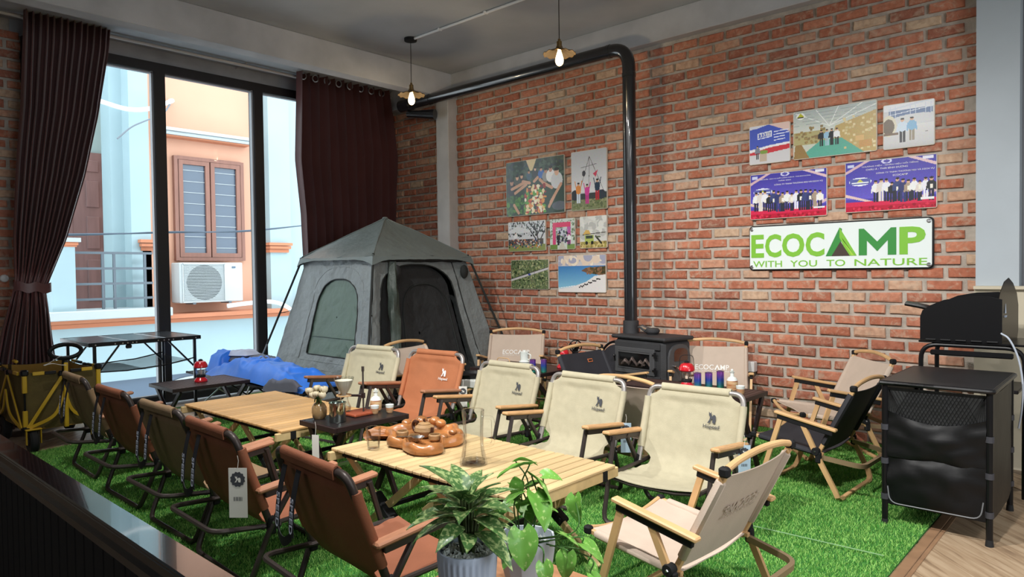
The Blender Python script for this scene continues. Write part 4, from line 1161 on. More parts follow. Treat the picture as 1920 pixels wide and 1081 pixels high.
# the door flap gathered at the left of the doorway
P = []
for i in range(16):
    v = .95 - .62 * i / 15; r_ = []
    for j in range(13):
        a = 2 * PI * j / 12; rr = (.030 + .020 * math.sin(PI * i / 15)) * (1 + .3 * math.sin(3 * a + i * .5))
        c = Vector(face_pt(1, -.66 + .03 * i / 15, v)); r_.append((c.x + .03 + rr * math.cos(a) * .8, c.y + rr * math.sin(a), c.z))
    P.append(r_)
MB().sheet(P, .003).build('gathered_flap', mat('flap_green', S(66, 76, 70), .5, bump=.6, bs=12, bd=.02), tent, smooth=60)
P = []
for i in range(16):
    u = -.9 + 1.8 * i / 15; r_ = []
    for j in range(11):
        a = 2 * PI * j / 10; rr = .028 * (1 + .25 * math.sin(4 * a + i))
        c = Vector(face_pt(1, u, .975)); r_.append((c.x + .02 + rr * math.cos(a), c.y, c.z + rr * math.sin(a) - .01))
    P.append(r_)
MB().sheet(P, .003).build('rolled_flap', m_tentm, tent, smooth=60)
for u in (.84, -.58):
    c = Vector(face_pt(1, u, .88))
    MB().ball((c.x + .03, c.y, c.z), .055, 12, (.6, .9, 1.3)).build('flap_bundle', m_tentd if u > 0 else m_tentm, tent)
MB().tube([face_pt(1, .66 + .06 * (1 - v), v) for v in np.linspace(.95, .02, 14)], .007, 6).build('door_strap', m_tentd, tent)
# roof
OV = EH + .055
def roof_pt(side, u, t):
    h = OV * (1 - t); z = EZ - .03 + (PZ - EZ + .03) * (t ** .94) - .030 * math.sin(PI * t) * (1 - u * u)
    p = (u * h, -h); a = side * PI / 2
    return (p[0] * math.cos(a) - p[1] * math.sin(a), p[0] * math.sin(a) + p[1] * math.cos(a), z + wav((u, side, t), .005, 4))
for s in range(4):
    P = [[roof_pt(s, u, t) for t in np.linspace(0, .985, 12)] for u in np.linspace(-1, 1, 18)]
    MB().sheet(P, .003).build('roof_panel', m_tentr, tent, smooth=60)
    P = []
    for u in np.linspace(-1, 1, 22):
        a0 = roof_pt(s, u, 0); d = .085 - .06 * (1 - abs(u) ** 6)
        P.append([(a0[0] * (1 + .012 * k), a0[1] * (1 + .012 * k), a0[2] - d * k / 3) for k in range(4)])
    MB().sheet(P, .003).build('eave_flap', m_tentr, tent, smooth=60)
    MB().tube([roof_pt(s, 1, t) for t in np.linspace(0, .98, 8)], .008, 6).build('roof_ridge', m_tentr, tent)
MB().ball((0, 0, PZ), .03, 12, (1, 1, .6)).build('peak_cap', m_tentr, tent)
for sx, sy in ((-1, -1), (1, -1), (1, 1), (-1, 1)):
    e = Vector((sx * (EH + .03), sy * (EH + .03), EZ)); f = Vector((sx * 1.045, sy * 1.045 - (.0 if sy < 0 else 0.02), .02))
    MB().tube([e, e.lerp(f, .62)], .011, 8).build('pole_sleeve', m_tentd, tent)
    MB().tube([e.lerp(f, .60), f], .008, 8).build('pole', m_steel, tent)
    MB().tube([e.lerp(f, .74), e.lerp(f, .80)], .014, 8).build('pole_clip', m_blackmatte, tent)
    MB().lathe([(.001, -.02), (.02, -.02), (.016, .02), (.001, .02)], 10, f).build('pole_foot', m_blackmatte, tent)
    g_ = Vector(face_pt({(-1, -1): 0, (1, -1): 0, (1, 1): 2, (-1, 1): 2}[sx, sy], {(-1, -1): -1, (1, -1): 1, (1, 1): -1, (-1, 1): 1}[sx, sy], .62))
    MB().tube([g_, e.lerp(f, .40)], .004, 5).build('guy_loop', m_tentd, tent)
MB().prism([(-BHF, -BHF), (BHF, -BHF), (BHF, BHF), (-BHF, BHF)], .0, .006).build('groundsheet', m_tentd, tent)

# ================================================================ COT + SLEEPING BAG
m_cot = mat('cot_fabric', S(62, 62, 70), .8, bump=.2, bs=80)
m_blue = mat('bag_blue', S(44, 126, 240), .42, var=.12, vs=4, bump=.35, bs=22, sheen=.15)
m_baggr = mat('bag_grey', S(92, 92, 104), .55, var=.12, vs=6, bump=.4, bs=24)
m_baglav = mat('bag_lining_pale', S(188, 192, 214), .6, var=.08, vs=6, bump=.35, bs=24)
cot = thing('camping_cot', 'low black camping cot under the blue sleeping bag', 'cot', (-7.18, 2.965, .0))
CL, CW, CZ = 2.16, .40, .33
MB().box((CL / 2, CW / 2, CZ), (CL - .06, CW, .012)).build('bed_fabric', m_cot, cot)
for y in (0, CW): MB().tube([(0, y, CZ), (CL, y, CZ)], .014, 8).build('side_rail', m_black, cot)
for x in (.02, CL - .02): MB().tube([(x, 0, CZ), (x, CW, CZ)], .012, 8).build('end_rail', m_black, cot)
for x in (.25, .85, 1.45, 1.95):
    MB().bar((x - .0, .0, CZ - .01), (x, CW, .015), .012, .012).build('leg', m_steel if x < .5 else m_black, cot)
    MB().bar((x + .02, CW, CZ - .01), (x + .02, .0, .015), .012, .012).build('leg', m_steel if x < .5 else m_black, cot)
    MB().tube([(x + .01, -.02, .014), (x + .01, CW + .02, .014)], .008, 6).build('foot_bar', m_black, cot)
def rumple(x0, x1, y0, y1, zb, h, seed, nx=54, ny=22, droop=.0, fr=6.):
    P = []
    for i in range(nx):
        u = i / (nx - 1); r_ = []
        for j in range(ny):
            v = j / (ny - 1); x = x0(v) + (x1(v) - x0(v)) * u; y = y0(u) + (y1(u) - y0(u)) * v
            p = Vector((x * fr * .55, y * fr, seed))
            q = p + Vector((MN.noise(p * .7), MN.noise(p * .7 + Vector((5, 5, 5))), 0)) * 1.3
            k = 1 - abs(MN.noise(q)) * 2; k2 = 1 - abs(MN.noise(q * 2.3)) * 2
            e = min(1, 6 * u, 6 * (1 - u)) * min(1, 5 * v, 5 * (1 - v))
            z = zb(u, v) + e * h * (.5 + .34 * max(0, k) ** 1.5 + .14 * max(0, k2) ** 2)
            if v < .12: z -= droop * (1 - v / .12)
            r_.append((x, y, z))
        P.append(r_)
    return MB().sheet(P, .006)
bag = thing('sleeping_bag', 'bright blue crumpled sleeping bag spread over the cot before the tent', 'sleeping bag', (-7.18, 2.965, .0))
rumple(lambda v: .38, lambda v: 2.14, lambda u: -.015, lambda u: CW + .02, lambda u, v: CZ + .03 + .06 * math.sin(PI * u), .13, 1.7, nx=80, ny=30, droop=.06).build('quilt', m_blue, bag, smooth=70)
rumple(lambda v: .30 + .1 * v, lambda v: 1.15, lambda u: .20 + .05 * u, lambda u: CW + .03, lambda u, v: CZ + .12 + .03 * u, .08, 8.2, nx=40, ny=16).build('lining_fold', m_baggr, bag, smooth=70)
rumple(lambda v: .36, lambda v: .80, lambda u: .22, lambda u: CW, lambda u, v: CZ + .17 + .03 * u, .06, 3.2, nx=24, ny=12).build('pale_lining', m_baglav, bag, smooth=70)
rumple(lambda v: .18, lambda v: .48, lambda u: .10, lambda u: CW - .04, lambda u, v: CZ + .02 + .08 * math.sin(PI * v), .14, 5.1, nx=18, ny=12).build('hood', m_blue, bag, smooth=70)
rumple(lambda v: 1.60, lambda v: 2.15, lambda u: -.03, lambda u: .02, lambda u, v: CZ + .02 + .05 * u, .07, 2.2, nx=30, ny=10, droop=.04).build('edge_fold', m_baggr, bag, smooth=70)

# ================================================================ KITCHEN CABINET + RACK
m_clothb = mat('cabinet_cloth', S(13, 13, 15), .5, spec=.35, var=.2, vs=5, bump=.5, bs=10)
kc = thing('camp_kitchen_cabinet', 'black folding camp kitchen cabinet with fabric compartments at the carpet corner', 'cabinet', (-.98, 3.84, .0))
L, Wd, Z = .44, .66, .735
MB().box((L / 2, Wd / 2 - .005, Z - .008), (L + .03, Wd + .02, .014), bev=.003).build('tabletop', mat('top_black', S(30, 30, 32), .4, .1, var=.2, vs=12), kc)
MB().tube(fillet([(-.018, -.018, Z - .012), (L + .018, -.018, Z - .012), (L + .018, Wd + .008, Z - .012), (-.018, Wd + .008, Z - .012), (-.018, -.018, Z - .012), (L * .5, -.018, Z - .012)], .02, 3), .011, 8).build('rim', m_black, kc)
for x in (.0, L):
    for y in (.0, Wd - .02):
        MB().tube([(x, y, .02), (x, y, Z - .02)], .0145, 10).build('leg', m_black, kc)
        MB().lathe([(.001, 0), (.018, 0), (.015, .035), (.001, .035)], 12, (x, y, 0)).build('foot', m_rub, kc)
        for z in (.15, .33, .50):
            MB().lathe([(.001, -.014), (.018, -.014), (.018, .014), (.001, .014)], 12, (x, y, z)).build('clip', mat('clip_grey', S(60, 60, 66), .5), kc)
def cloth_front(z0, z1, bulge, seed, sagtop):
    P = []
    for i in range(22):
        u = i / 21; r_ = []
        for j in range(16):
            v = j / 15; z = z0 + (z1 - z0) * v - sagtop * math.sin(PI * u) * v
            w = bulge * math.sin(PI * u) * (math.sin(PI * v) ** .6) + .012 * MN.noise(Vector((u * 3 + v * 2, v * 3 - u * 2, seed))) + .006 * MN.noise(Vector((u * 8, v * 5, seed)))
            r_.append((.012 + (L - .024) * u, -.005 - w, z))
        P.append(r_)
    return P
MB().sheet(cloth_front(.115, .36, .03, 1, 0), .003).build('lower_compartment', m_clothb, kc, smooth=60)
MB().sheet(cloth_front(.355, .585, .022, 5, .05), .003).build('upper_compartment', m_clothb, kc, smooth=60)
MB().sheet([[(.012 + (L - .024) * u, .004, .50 + .20 * v) for v in np.linspace(0, 1, 6)] for u in np.linspace(0, 1, 10)], .002).build('mesh_panel', m_tentm, kc)
nt_ = MB()
for i in range(26):
    a = .02 + (L - .04) * i / 25
    nt_.tube([(a, -.001, .52), (min(L - .02, a + .09), -.001, .69)], .0011, 3); nt_.tube([(a, -.001, .52), (max(.02, a - .09), -.001, .69)], .0011, 3)
o = nt_.build('net', m_black, kc); o['kind'] = 'stuff'
MB().sheet([[(L + .004 + .01 * math.sin(PI * u) + .005 * MN.noise(Vector((u * 5, v * 5, 2))), (Wd - .03) * u + .01, .115 + .585 * v) for v in np.linspace(0, 1, 10)] for u in np.linspace(0, 1, 12)], .003).build('side_cloth', m_clothb, kc, smooth=60)
MB().sheet([[(-.004 - .01 * math.sin(PI * u), (Wd - .03) * u + .01, .115 + .585 * v) for v in np.linspace(0, 1, 10)] for u in np.linspace(0, 1, 12)], .003).build('side_cloth', m_clothb, kc, smooth=60)
MB().box((L / 2, Wd / 2, .11), (L - .03, Wd - .04, .01)).build('bottom_shelf', m_clothb, kc)
MB().tube(fillet([(.02, -.03, .21), (.03, -.035, .13), (L - .03, -.035, .13), (L - .02, -.03, .21)], .05, 5), .003, 6).build('zip_piping', mat('zip_grey', S(112, 114, 118), .45), kc)

rk = thing('cooking_rack', 'black tubular cooking rack with a raised shelf behind the kitchen cabinet', 'rack', (-1.0, 4.68, .0))
for y in (.0, .42):
    MB().tube(fillet([(0, y, .02), (0, y, .845), (.50, y, .845), (.50, y, .02)], .09, 6), .013, 10).build('bent_frame', m_black, rk)
for x in (0, .5):
    for z in (.12, .24, .62):
        MB().bar((x, 0, z), (x, .42, z), .016, .022, bev=.003).build('side_bar', m_black, rk)
MB().box((.25, .21, .862), (.52, .46, .012), bev=.004).build('shelf', m_black, rk)
MB().box((.25, .21, .60), (.44, .38, .02), bev=.004).build('lower_shelf', m_blacktop, rk)
MB().box((.25, .0, .80), (.40, .03, .03), bev=.006).build('drop_table', m_black, rk)
ws = thing('wind_screen', 'black folding stove windscreen with a tall rounded side plate', 'windscreen', (-1.02, 4.66, .869))
def plate(pts, o_, xd, yd, th=.003): return MB().prism(pts, -th / 2, th / 2).xf(frame_m(o_, xd, yd))
fp = [(0, 0), (.40, 0), (.40, .245), (.33, .262), (.22, .258), (.12, .238), (.05, .205), (.012, .175), (0, .14)]
plate(fp, (0.02, 0, 0), (1, 0, 0), (0, 0, 1)).build('front_plate', m_black, ws)
sp = [(0, 0), (.38, 0), (.40, .05), (.40, .20), (.37, .27), (.30, .33), (.22, .362), (.14, .34), (.07, .28), (.02, .20), (0, .14)]
plate(sp, (.388, .02, 0), (.139, .99, 0), (0, 0, 1)).build('side_plate', mat('plate_bronze', S(34, 27, 24), .3, .5), ws)
plate([(x, y * 1.05) for x, y in fp], (0.02, .40, 0), (1, 0, 0), (0, 0, 1)).build('rear_plate', m_black, ws)
for i in range(5): MB().tube([(.05 + i * .075, -.003, .006), (.10 + i * .075, -.003, .006)], .006, 6).build('hinge', m_black, ws)
MB().prism([(.0, .0), (.012, .055), (.024, 0)], 0, .001).xf(frame_m((.412, .16, .16), (.139, .99, 0), (0, 0, 1))).build('printed_mark', mat('print_silver', S(170, 186, 210), .4), ws)
text_mb('CAMP', .02, .001, .004, w=.045).xf(frame_m((.414, .175, .142), (.139, .99, 0), (0, 0, 1))).build('printed_mark', MATS['print_silver'], ws)
pn = thing('frying_pan', 'black frying pan whose long handle sticks out over the windscreen', 'pan', (-.86, 4.86, .97))
MB().lathe([(.10, 0), (.13, .045), (.134, .045), (.104, -.004), (.001, -.004)], 24).build('pan_body', m_black, pn)
MB().tube(catmull([(-.11, .0, .04), (-.14, .02, .075), (-.18, .03, .088), (-.27, .04, .104)], 5), .021, 8, prof=[(-1, -.5), (1, -.5), (1.1, .1), (.8, .5), (-.8, .5), (-1.1, .1)]).build('pan_handle', m_black, pn)
st = thing('gas_stove', 'black gas stove on the rack inside the windscreen', 'stove', (-.80, 4.86, .868))
MB().box((0, 0, .03), (.30, .26, .06), bev=.01).build('body', m_black, st)
MB().lathe([(.001, 0), (.05, 0), (.05, .02), (.001, .025)], 18, (0, 0, .06)).build('burner', m_steel, st)
for k in range(4): MB().bar((.03 * math.cos(k * PI / 2), .03 * math.sin(k * PI / 2), .09), (.11 * math.cos(k * PI / 2), .11 * math.sin(k * PI / 2), .09), .006, .012).build('pan_support', m_black, st)
hs = MB().tube(catmull([(-.60, 4.62, .93), (-.56, 4.60, .90), (-.52, 4.60, .80), (-.50, 4.60, .66), (-.505, 4.60, .52), (-.52, 4.62, .42)], 6), .005, 8).build('gas_hose', mat('hose_grey', S(176, 184, 196), .4))
tag(hs, 'pale grey hose curving down beside the black rack', 'hose')

# ================================================================ WOOD STOVE + FLUE
m_iron = mat('cast_iron', S(58, 58, 60), .62, .15, bump=.5, bs=140, var=.12, vs=8)
m_iron2 = mat('cast_iron_light', S(82, 82, 84), .5, .2, bump=.3, bs=140)
sv = thing('wood_stove', 'charcoal cast iron wood stove with a glazed front door and black flue', 'stove', (-3.11, 5.145, .012), math.radians(-10.7))
hw, hd, z0, z1 = .295, .185, .36, .735
MB().box((0, 0, (z0 + z1) / 2 - .01), (hw * 2 - .03, hd * 2 - .02, z1 - z0 - .02), bev=.03).build('body', m_iron, sv)
MB().box((0, 0, z1 - .008), (hw * 2 + .01, hd * 2 + .01, .03), bev=.012).build('top_plate', m_iron, sv)
MB().box((0, 0, z0 - .008), (hw * 2 + .02, hd * 2 + .02, .035), bev=.01).build('base_plate', m_iron, sv)
for x in (-.23, .23):
    for y in (-.12, .12):
        MB().tube([(x, y, 0), (x * 1.02, y, .12), (x, y, z0 - .02)], [.022, .018, .03], 8).build('leg', m_iron, sv)
F_ = -hd + .005
fr_ = MB()
for x, w_, z, h_ in ((0, .50, .665, .05), (0, .50, .405, .04)): fr_.box((x, F_ - .002, z), (w_, .02, h_), bev=.004)
fr_.build('front_moulding', m_iron, sv)
dr = MB().box((-.02, F_ - .008, .628), (.44, .026, .034), bev=.004).box((-.02, F_ - .008, .448), (.44, .026, .040), bev=.004).box((-.216, F_ - .008, .538), (.045, .026, .16), bev=.004).box((.176, F_ - .008, .538), (.045, .026, .16), bev=.004).build('front_door', m_iron2, sv)
MB().box((-.02, F_ - .020, .605), (.37, .012, .012), bev=.003).box((-.02, F_ - .020, .474), (.37, .012, .012), bev=.003).box((-.20, F_ - .02, .54), (.012, .012, .14), bev=.003).box((.16, F_ - .02, .54), (.012, .012, .14), bev=.003).build('glass_frame', m_iron2, dr)
MB().box((-.02, F_ - .006, .54), (.34, .004, .12)).build('firebox_back', mat('firebox_black', (.01, .01, .011), .5), sv)
for k, (x, a) in enumerate(((-.12, .5), (-.04, -.4), (.05, .35), (.11, -.6))):
    MB().tube([(x - .045, F_ - .012, .50), (x, F_ - .016, .535 + .02 * (k % 2)), (x + .045, F_ - .012, .505)], [.010, .017, .009], 7).build('ceramic_log', mat('log_grey', S(132, 116, 110), .9, var=.3, vs=30, bump=.5, bs=60), sv)
MB().box((-.02, F_ - .028, .54), (.34, .002, .12)).build('door_glass', glassmat('stove_glass', (.8, .8, .8), .12), dr, smooth=0)
for z in (.60, .475): MB().tube([(.215, F_ - .025, z - .022), (.215, F_ - .025, z + .022)], .011, 8).box((.20, F_ - .02, z), (.03, .012, .016)).build('hinge', m_black, sv)
MB().tube([(-.235, F_ - .02, .52), (-.235, F_ - .03, .56)], .008, 8).ball((-.235, F_ - .03, .565), .012, 8).build('door_knob', m_black, sv)
sd = [( -.13, .0), (.13, 0), (.13, .20), (.115, .25), (.08, .285), (.03, .30), (-.03, .30), (-.08, .285), (-.115, .25), (-.13, .20)]
MB().prism(sd, 0, .018).xf(frame_m((hw - .012, 0, .385), (0, 1, 0), (0, 0, 1))).build('side_door', m_iron2, sv)
MB().prism([(x * .62, y * .34) for x, y in sd], 0, .004).xf(frame_m((hw + .006, .01, .55), (0, 1, 0), (0, 0, 1))).build('side_window', mat('side_glass', S(84, 52, 40), .1), sv)
MB().tube(catmull([(hw + .01, -.06, .50), (hw + .05, -.07, .50), (hw + .075, -.05, .47), (hw + .09, 0, .44), (hw + .10, .07, .435)], 5), [.009] * 21, 8).build('side_handle', mat('handle_bronze', S(120, 92, 74), .35, .6), sv)
MB().tube([(hw - .01, -.085, .515), (hw + .03, -.085, .515)], .008, 8).build('latch', m_steel, sv)
fl = thing('flue_pipe', 'shiny black stove pipe rising along the bricks and bending left under the beam', 'pipe', (-3.36, 5.215, 0))
m_pipe = mat('flue_black', (.014, .014, .016), .22, coat=.5, bump=.06, bs=6)
FZ = 3.246
MB().tube(fillet([(0, 0, .762), (0, 0, FZ), (-3.06, 0, FZ + .006)], .19, 10), .0575, 24).build('pipe', m_pipe, fl, smooth=50)
MB().lathe([(.060, .748), (.070, .752), (.068, .86), (.060, .865)], 24, cap=False).build('collar', m_iron, fl)
for p in ((-2.62, 0, FZ + .005), (-.2, 0, FZ)):
    MB().lathe([(.0585, -.02), (.061, -.016), (.061, .016), (.0585, .02)], 24, p, Matrix.Rotation(PI / 2, 3, 'Y'), cap=False).build('joint_band', m_pipe, fl)
MB().lathe([(.0585, -.02), (.061, -.016), (.061, .016), (.0585, .02)], 24, (0, 0, 3.0), cap=False).build('joint_band', m_pipe, fl)
MB().tube([(-2.95, 0, FZ + .006), (-3.13, 0, FZ + .006)], .072, 24).build('outlet_sleeve', m_pipe, fl, smooth=50)
MB().tube([(-3.02, 0, FZ - .10), (-2.70, .14, FZ - .13)], [.035, .06], 18).build('outlet_cowl', m_pipe, fl)
kt = thing('kettle', 'small dark pot lying on top of the wood stove', 'pot', (-3.13, 5.19, .756), math.radians(20))
MB().lathe([(.001, 0), (.045, 0), (.062, .018), (.064, .034), (.052, .046), (.050, .05), (.001, .052)], 20).build('body', m_iron, kt)
MB().tube(catmull([(-.05, 0, .02), (-.08, 0, .035), (-.105, .0, .055), (-.125, 0, .058)], 4), [.016, .014, .012, .01, .01, .009, .009, .008, .008, .008, .008, .008, .008][:13], 8).build('spout', m_iron, kt)
MB().sheet([[(-.03 - .06 * u, -.03 + .03 * v, .048 + .03 * u) for v in (0, 1, 2)] for u in np.linspace(0, 1, 4)], .006).build('tilted_lid', m_iron2, kt)

# ================================================================ CEILING FITTINGS
m_brass = mat('antique_brass', S(138, 112, 72), .35, .85)
m_cord = mat('cord_black', (.012, .011, .010), .7)
def pendant(label, x, y):
    t = thing('pendant_lamp', label, 'lamp', (x, y, 0), 0, 'hanging bulb lamps under the ceiling')
    MB().lathe([(.001, CEIL), (.062, CEIL), (.06, CEIL - .028), (.001, CEIL - .035)], 24).build('canopy', m_blackmatte, t)
    MB().tube([(0, 0, CEIL - .03), (0, 0, 3.15)], .0035, 6).build('cord', m_cord, t)
    MB().lathe([(.001, 3.155), (.010, 3.15), (.012, 3.135), (.021, 3.13), (.021, 3.095), (.026, 3.092), (.026, 3.082), (.034, 3.076), (.036, 3.066), (.001, 3.064)][::-1], 18).build('socket', m_brass, t)
    n = 48; m = MB(); prof = [(.03, 3.072), (.06, 3.062), (.10, 3.046), (.128, 3.034)]
    vs = []; 
    for (r, z) in prof:
        for k in range(n):
            a = 2 * PI * k / n; w = (r / .128) ** 2 * .003 * math.cos(12 * a)
            vs.append((r * math.cos(a), r * math.sin(a), z + w))
    fs = [(i * n + k, i * n + (k + 1) % n, (i + 1) * n + (k + 1) % n, (i + 1) * n + k) for i in range(len(prof) - 1) for k in range(n)]
    m.add(vs, fs).add([(a, b, c - .002) for a, b, c in vs], [f[::-1] for f in fs])
    m.build('shade', mat('shade_bronze', S(96, 84, 68), .4, .6), t, smooth=60)
    MB().tube([(.128 * math.cos(2 * PI * k / n), .128 * math.sin(2 * PI * k / n), 3.033 + .006 * math.cos(24 * PI * k / n)) for k in range(n)], .0028, 5, closed=True).build('shade_rim', m_brass, t)
    MB().lathe([(.001, 2.938), (.014, 2.942), (.027, 2.955), (.033, 2.975), (.031, 2.998), (.022, 3.03), (.014, 3.055), (.013, 3.07)], 18, cap=False).build('bulb', mat('bulb_glow', S(255, 226, 160), .3, emit=((1.0, .78, .42), 9.)), t)
    d = bpy.data.lights.new('bulb_light', 'POINT'); d.energy = 6; d.color = (1, .78, .48); d.shadow_soft_size = .03
    o = bpy.data.objects.new('bulb_light', d); COL.objects.link(o); o.location = (x, y, 2.91)
pendant('bare glowing bulb lamp with scalloped shade hanging nearest the curtain', -5.32, 4.40)
pendant('bare glowing bulb lamp hanging in front of the black flue bend', -3.49, 4.41)
cd = thing('ceiling_conduit', 'thin white conduit across the ceiling between the bulb lamps', 'conduit', (0, 0, 0))
MB().tube([(-5.265, 4.402, CEIL - .014), (-3.54, 4.41, CEIL - .014)], .0125, 8).build('tube', m_white, cd)
for x in (-4.9, -4.3, -3.8): MB().box((x, 4.405, CEIL - .012), (.022, .05, .022), bev=.004).build('clip', m_white, cd)
# ================================================================ PRINTS ON THE WALL
class Canvas:
    """flat print painted cell by cell (origin lower left)"""
    def __init__(s, w, h, cell=.0042, bg=(200, 200, 200)):
        s.w, s.h = w, h; s.nx, s.ny = max(8, int(w / cell)), max(8, int(h / cell))
        s.a = np.zeros((s.ny, s.nx, 3)); s.a[:] = bg
        s.Y, s.X = np.mgrid[0:s.ny, 0:s.nx]; s.X = (s.X + .5) / s.nx; s.Y = (s.Y + .5) / s.ny
        s.r = np.random.default_rng(int(w * 1000 + h * 77))
    def m(s, k, c, al=1.):
        s.a[k] = s.a[k] * (1 - al) + np.array(c) * al
    def rect(s, x0, y0, x1, y1, c, al=1.): s.m((s.X >= x0) & (s.X < x1) & (s.Y >= y0) & (s.Y < y1), c, al)
    def grad(s, y0, y1, c0, c1):
        k = (s.Y >= y0) & (s.Y < y1); t = ((s.Y - y0) / (y1 - y0))[k][:, None]; s.a[k] = np.array(c0) * (1 - t) + np.array(c1) * t
    def ell(s, x, y, rx, ry, c, al=1.): s.m(((s.X - x) / rx) ** 2 + ((s.Y - y) / ry) ** 2 < 1, c, al)
    def poly(s, P, c, al=1.):
        k = np.zeros(s.X.shape, bool); n = len(P)
        for i in range(n):
            (x1, y1), (x2, y2) = P[i], P[(i + 1) % n]
            if y1 == y2: continue
            k ^= ((y1 > s.Y) != (y2 > s.Y)) & (s.X < (x2 - x1) * (s.Y - y1) / (y2 - y1) + x1)
        s.m(k, c, al)
    def line(s, x0, y0, x1, y1, w, c):
        asp = s.w / s.h; dx, dy = (x1 - x0) * asp, y1 - y0; L = math.hypot(dx, dy) + 1e-9
        t = (((s.X - x0) * asp) * dx + (s.Y - y0) * dy) / L / L; t = np.clip(t, 0, 1)
        d = np.hypot((s.X - x0) * asp - t * dx, s.Y - y0 - t * dy); s.m(d < w, c)
    def speck(s, x0, y0, x1, y1, cols, n, r0, r1):
        for _ in range(n):
            s.ell(s.r.uniform(x0, x1), s.r.uniform(y0, y1), s.r.uniform(r0, r1), s.r.uniform(r0, r1) * s.w / s.h, cols[s.r.integers(len(cols))])
    def person(s, x, y, h, top, bottom, skin=(214, 170, 140), hair=(30, 26, 26), arms=0):
        k = s.h / s.w; w = h * .13 * k
        s.rect(x - w * .8, y, x - w * .08, y + h * .5, bottom); s.rect(x + w * .08, y, x + w * .8, y + h * .5, bottom)
        s.ell(x, y + h * .65, w * 1.15, h * .22, top); s.rect(x - w, y + h * .46, x + w, y + h * .72, top)
        if arms == 1: s.line(x - w, y + h * .72, x - w * 1.6, y + h * 1.05, h * .022, top); s.line(x + w, y + h * .72, x + w * 1.6, y + h * 1.05, h * .022, top)
        else: s.line(x - w * 1.1, y + h * .74, x - w * 1.3, y + h * .45, h * .03, top); s.line(x + w * 1.1, y + h * .74, x + w * 1.3, y + h * .45, h * .03, top)
        s.ell(x, y + h * .90, w * .52, h * .075, skin); s.ell(x, y + h * .95, w * .55, h * .045, hair)
    def noise(s, amt): s.a += s.r.normal(0, amt, s.a.shape)
m_print = attrmat('print_gloss', rough=.3, spec=.4, coat=.15)
m_edge = mat('board_edge', S(214, 206, 190), .6)
def lin(a):
    a = np.clip(a, 0, 255) / 255; return np.where(a <= .04045, a / 12.92, ((a + .055) / 1.055) ** 2.4)
YB = 5.572
def rounded(w, h, r, n=4):
    P = []
    for cx, cy, a0 in ((w / 2 - r, -h / 2 + r, -90), (w / 2 - r, h / 2 - r, 0), (-w / 2 + r, h / 2 - r, 90), (-w / 2 + r, -h / 2 + r, 180)):
        for i in range(n + 1):
            a = math.radians(a0 + 90 * i / n); P.append((cx + r * math.cos(a), cy + r * math.sin(a)))
    return P
def board(label, x0, x1, z0, z1, cv, cat='photo print', group='photo boards on the brick wall', sep=.012):
    t = thing('photo_board', label, cat, ((x0 + x1) / 2, YB, (z0 + z1) / 2), 0, group)
    w, h = x1 - x0, z1 - z0; R = Matrix.Rotation(PI / 2, 3, 'X')
    MB().prism(rounded(w, h, .012), -.008, .008, R).build('panel', m_edge, t)
    nx, ny = cv.nx, cv.ny; mg = .004
    xs = np.linspace(-w / 2 + mg, w / 2 - mg, nx + 1); zs = np.linspace(-h / 2 + mg, h / 2 - mg, ny + 1)
    X, Z = np.meshgrid(xs, zs); V = np.stack([X, np.full_like(X, -.0092), Z], -1).reshape(-1, 3)
    i, j = np.meshgrid(np.arange(nx), np.arange(ny)); b = (j * (nx + 1) + i).ravel()
    F = np.stack([b, b + 1, b + nx + 2, b + nx + 1], 1)
    me = bpy.data.meshes.new('print'); me.vertices.add(len(V)); me.vertices.foreach_set('co', V.astype(np.float32).ravel())
    me.loops.add(F.size); me.loops.foreach_set('vertex_index', F.astype(np.int32).ravel()); me.polygons.add(len(F)); me.polygons.foreach_set('loop_start', np.arange(0, F.size, 4, dtype=np.int32))
    c = np.concatenate([lin(cv.a.reshape(-1, 3)), np.ones((len(F), 1))], 1).astype(np.float32)
    a = me.attributes.new('tint', 'FLOAT_COLOR', 'FACE'); a.data.foreach_set('color', c.ravel()); me.update(); me.materials.append(m_print)
    put('print', me, t)
    return t
def words(t, s_, x, z, w, h, m_=None, bold=.0, tilt=0.):
    m = text_mb(s_, .1, .0008, bold, w=w, h=h).xf(frame_m((x, -.0098, z), (1, 0, tilt), (-tilt, 0, 1)))
    m.build('lettering', m_ or m_print_wh, t)

SK = [(208, 160, 130), (190, 140, 112), (222, 178, 150)]
# group around a meal
c = Canvas(.80, .585, bg=(38, 62, 46)); c.speck(0, .62, 1, 1, [(28, 46, 36), (52, 78, 58), (70, 92, 74), (34, 52, 60)], 160, .01, .04)
c.poly([(.36, 1), (.54, 1), (.47, .80), (.43, .80)], (222, 200, 150)); c.speck(0, 0, .42, .35, [(60, 110, 40), (84, 140, 52), (40, 84, 34)], 90, .01, .04)
for x, y, r_, cl_ in ((.41, .78, .022, (60, 90, 110)), (.52, .82, .022, (50, 54, 60)), (.62, .8, .024, (60, 110, 190)), (.28, .72, .028, (60, 62, 66)), (.20, .70, .03, (80, 86, 80)), (.10, .62, .036, (34, 36, 42)), (.70, .76, .028, (150, 150, 150)), (.78, .78, .034, (236, 236, 236)), (.88, .72, .044, (210, 212, 214))):
    c.ell(x, y - r_ * 3.4, r_ * 2.2, r_ * 3.4, cl_); c.ell(x, y, r_ * .85, r_ * 1.5, SK[int(x * 10) % 3]); c.ell(x, y + r_ * 1.1, r_ * .9, r_ * .7, (24, 20, 20))
for x0, y0, x1, y1 in ((.1, .5, .33, .60), (.16, .42, .36, .56), (.6, .62, .68, .52), (.66, .55, .8, .45), (.95, .5, .78, .2), (.14, .2, .22, .05), (.84, .3, .75, .12), (.3, .62, .42, .58), (.5, .6, .56, .66)): c.line(x0, y0, x1, y1, .028, SK[0])
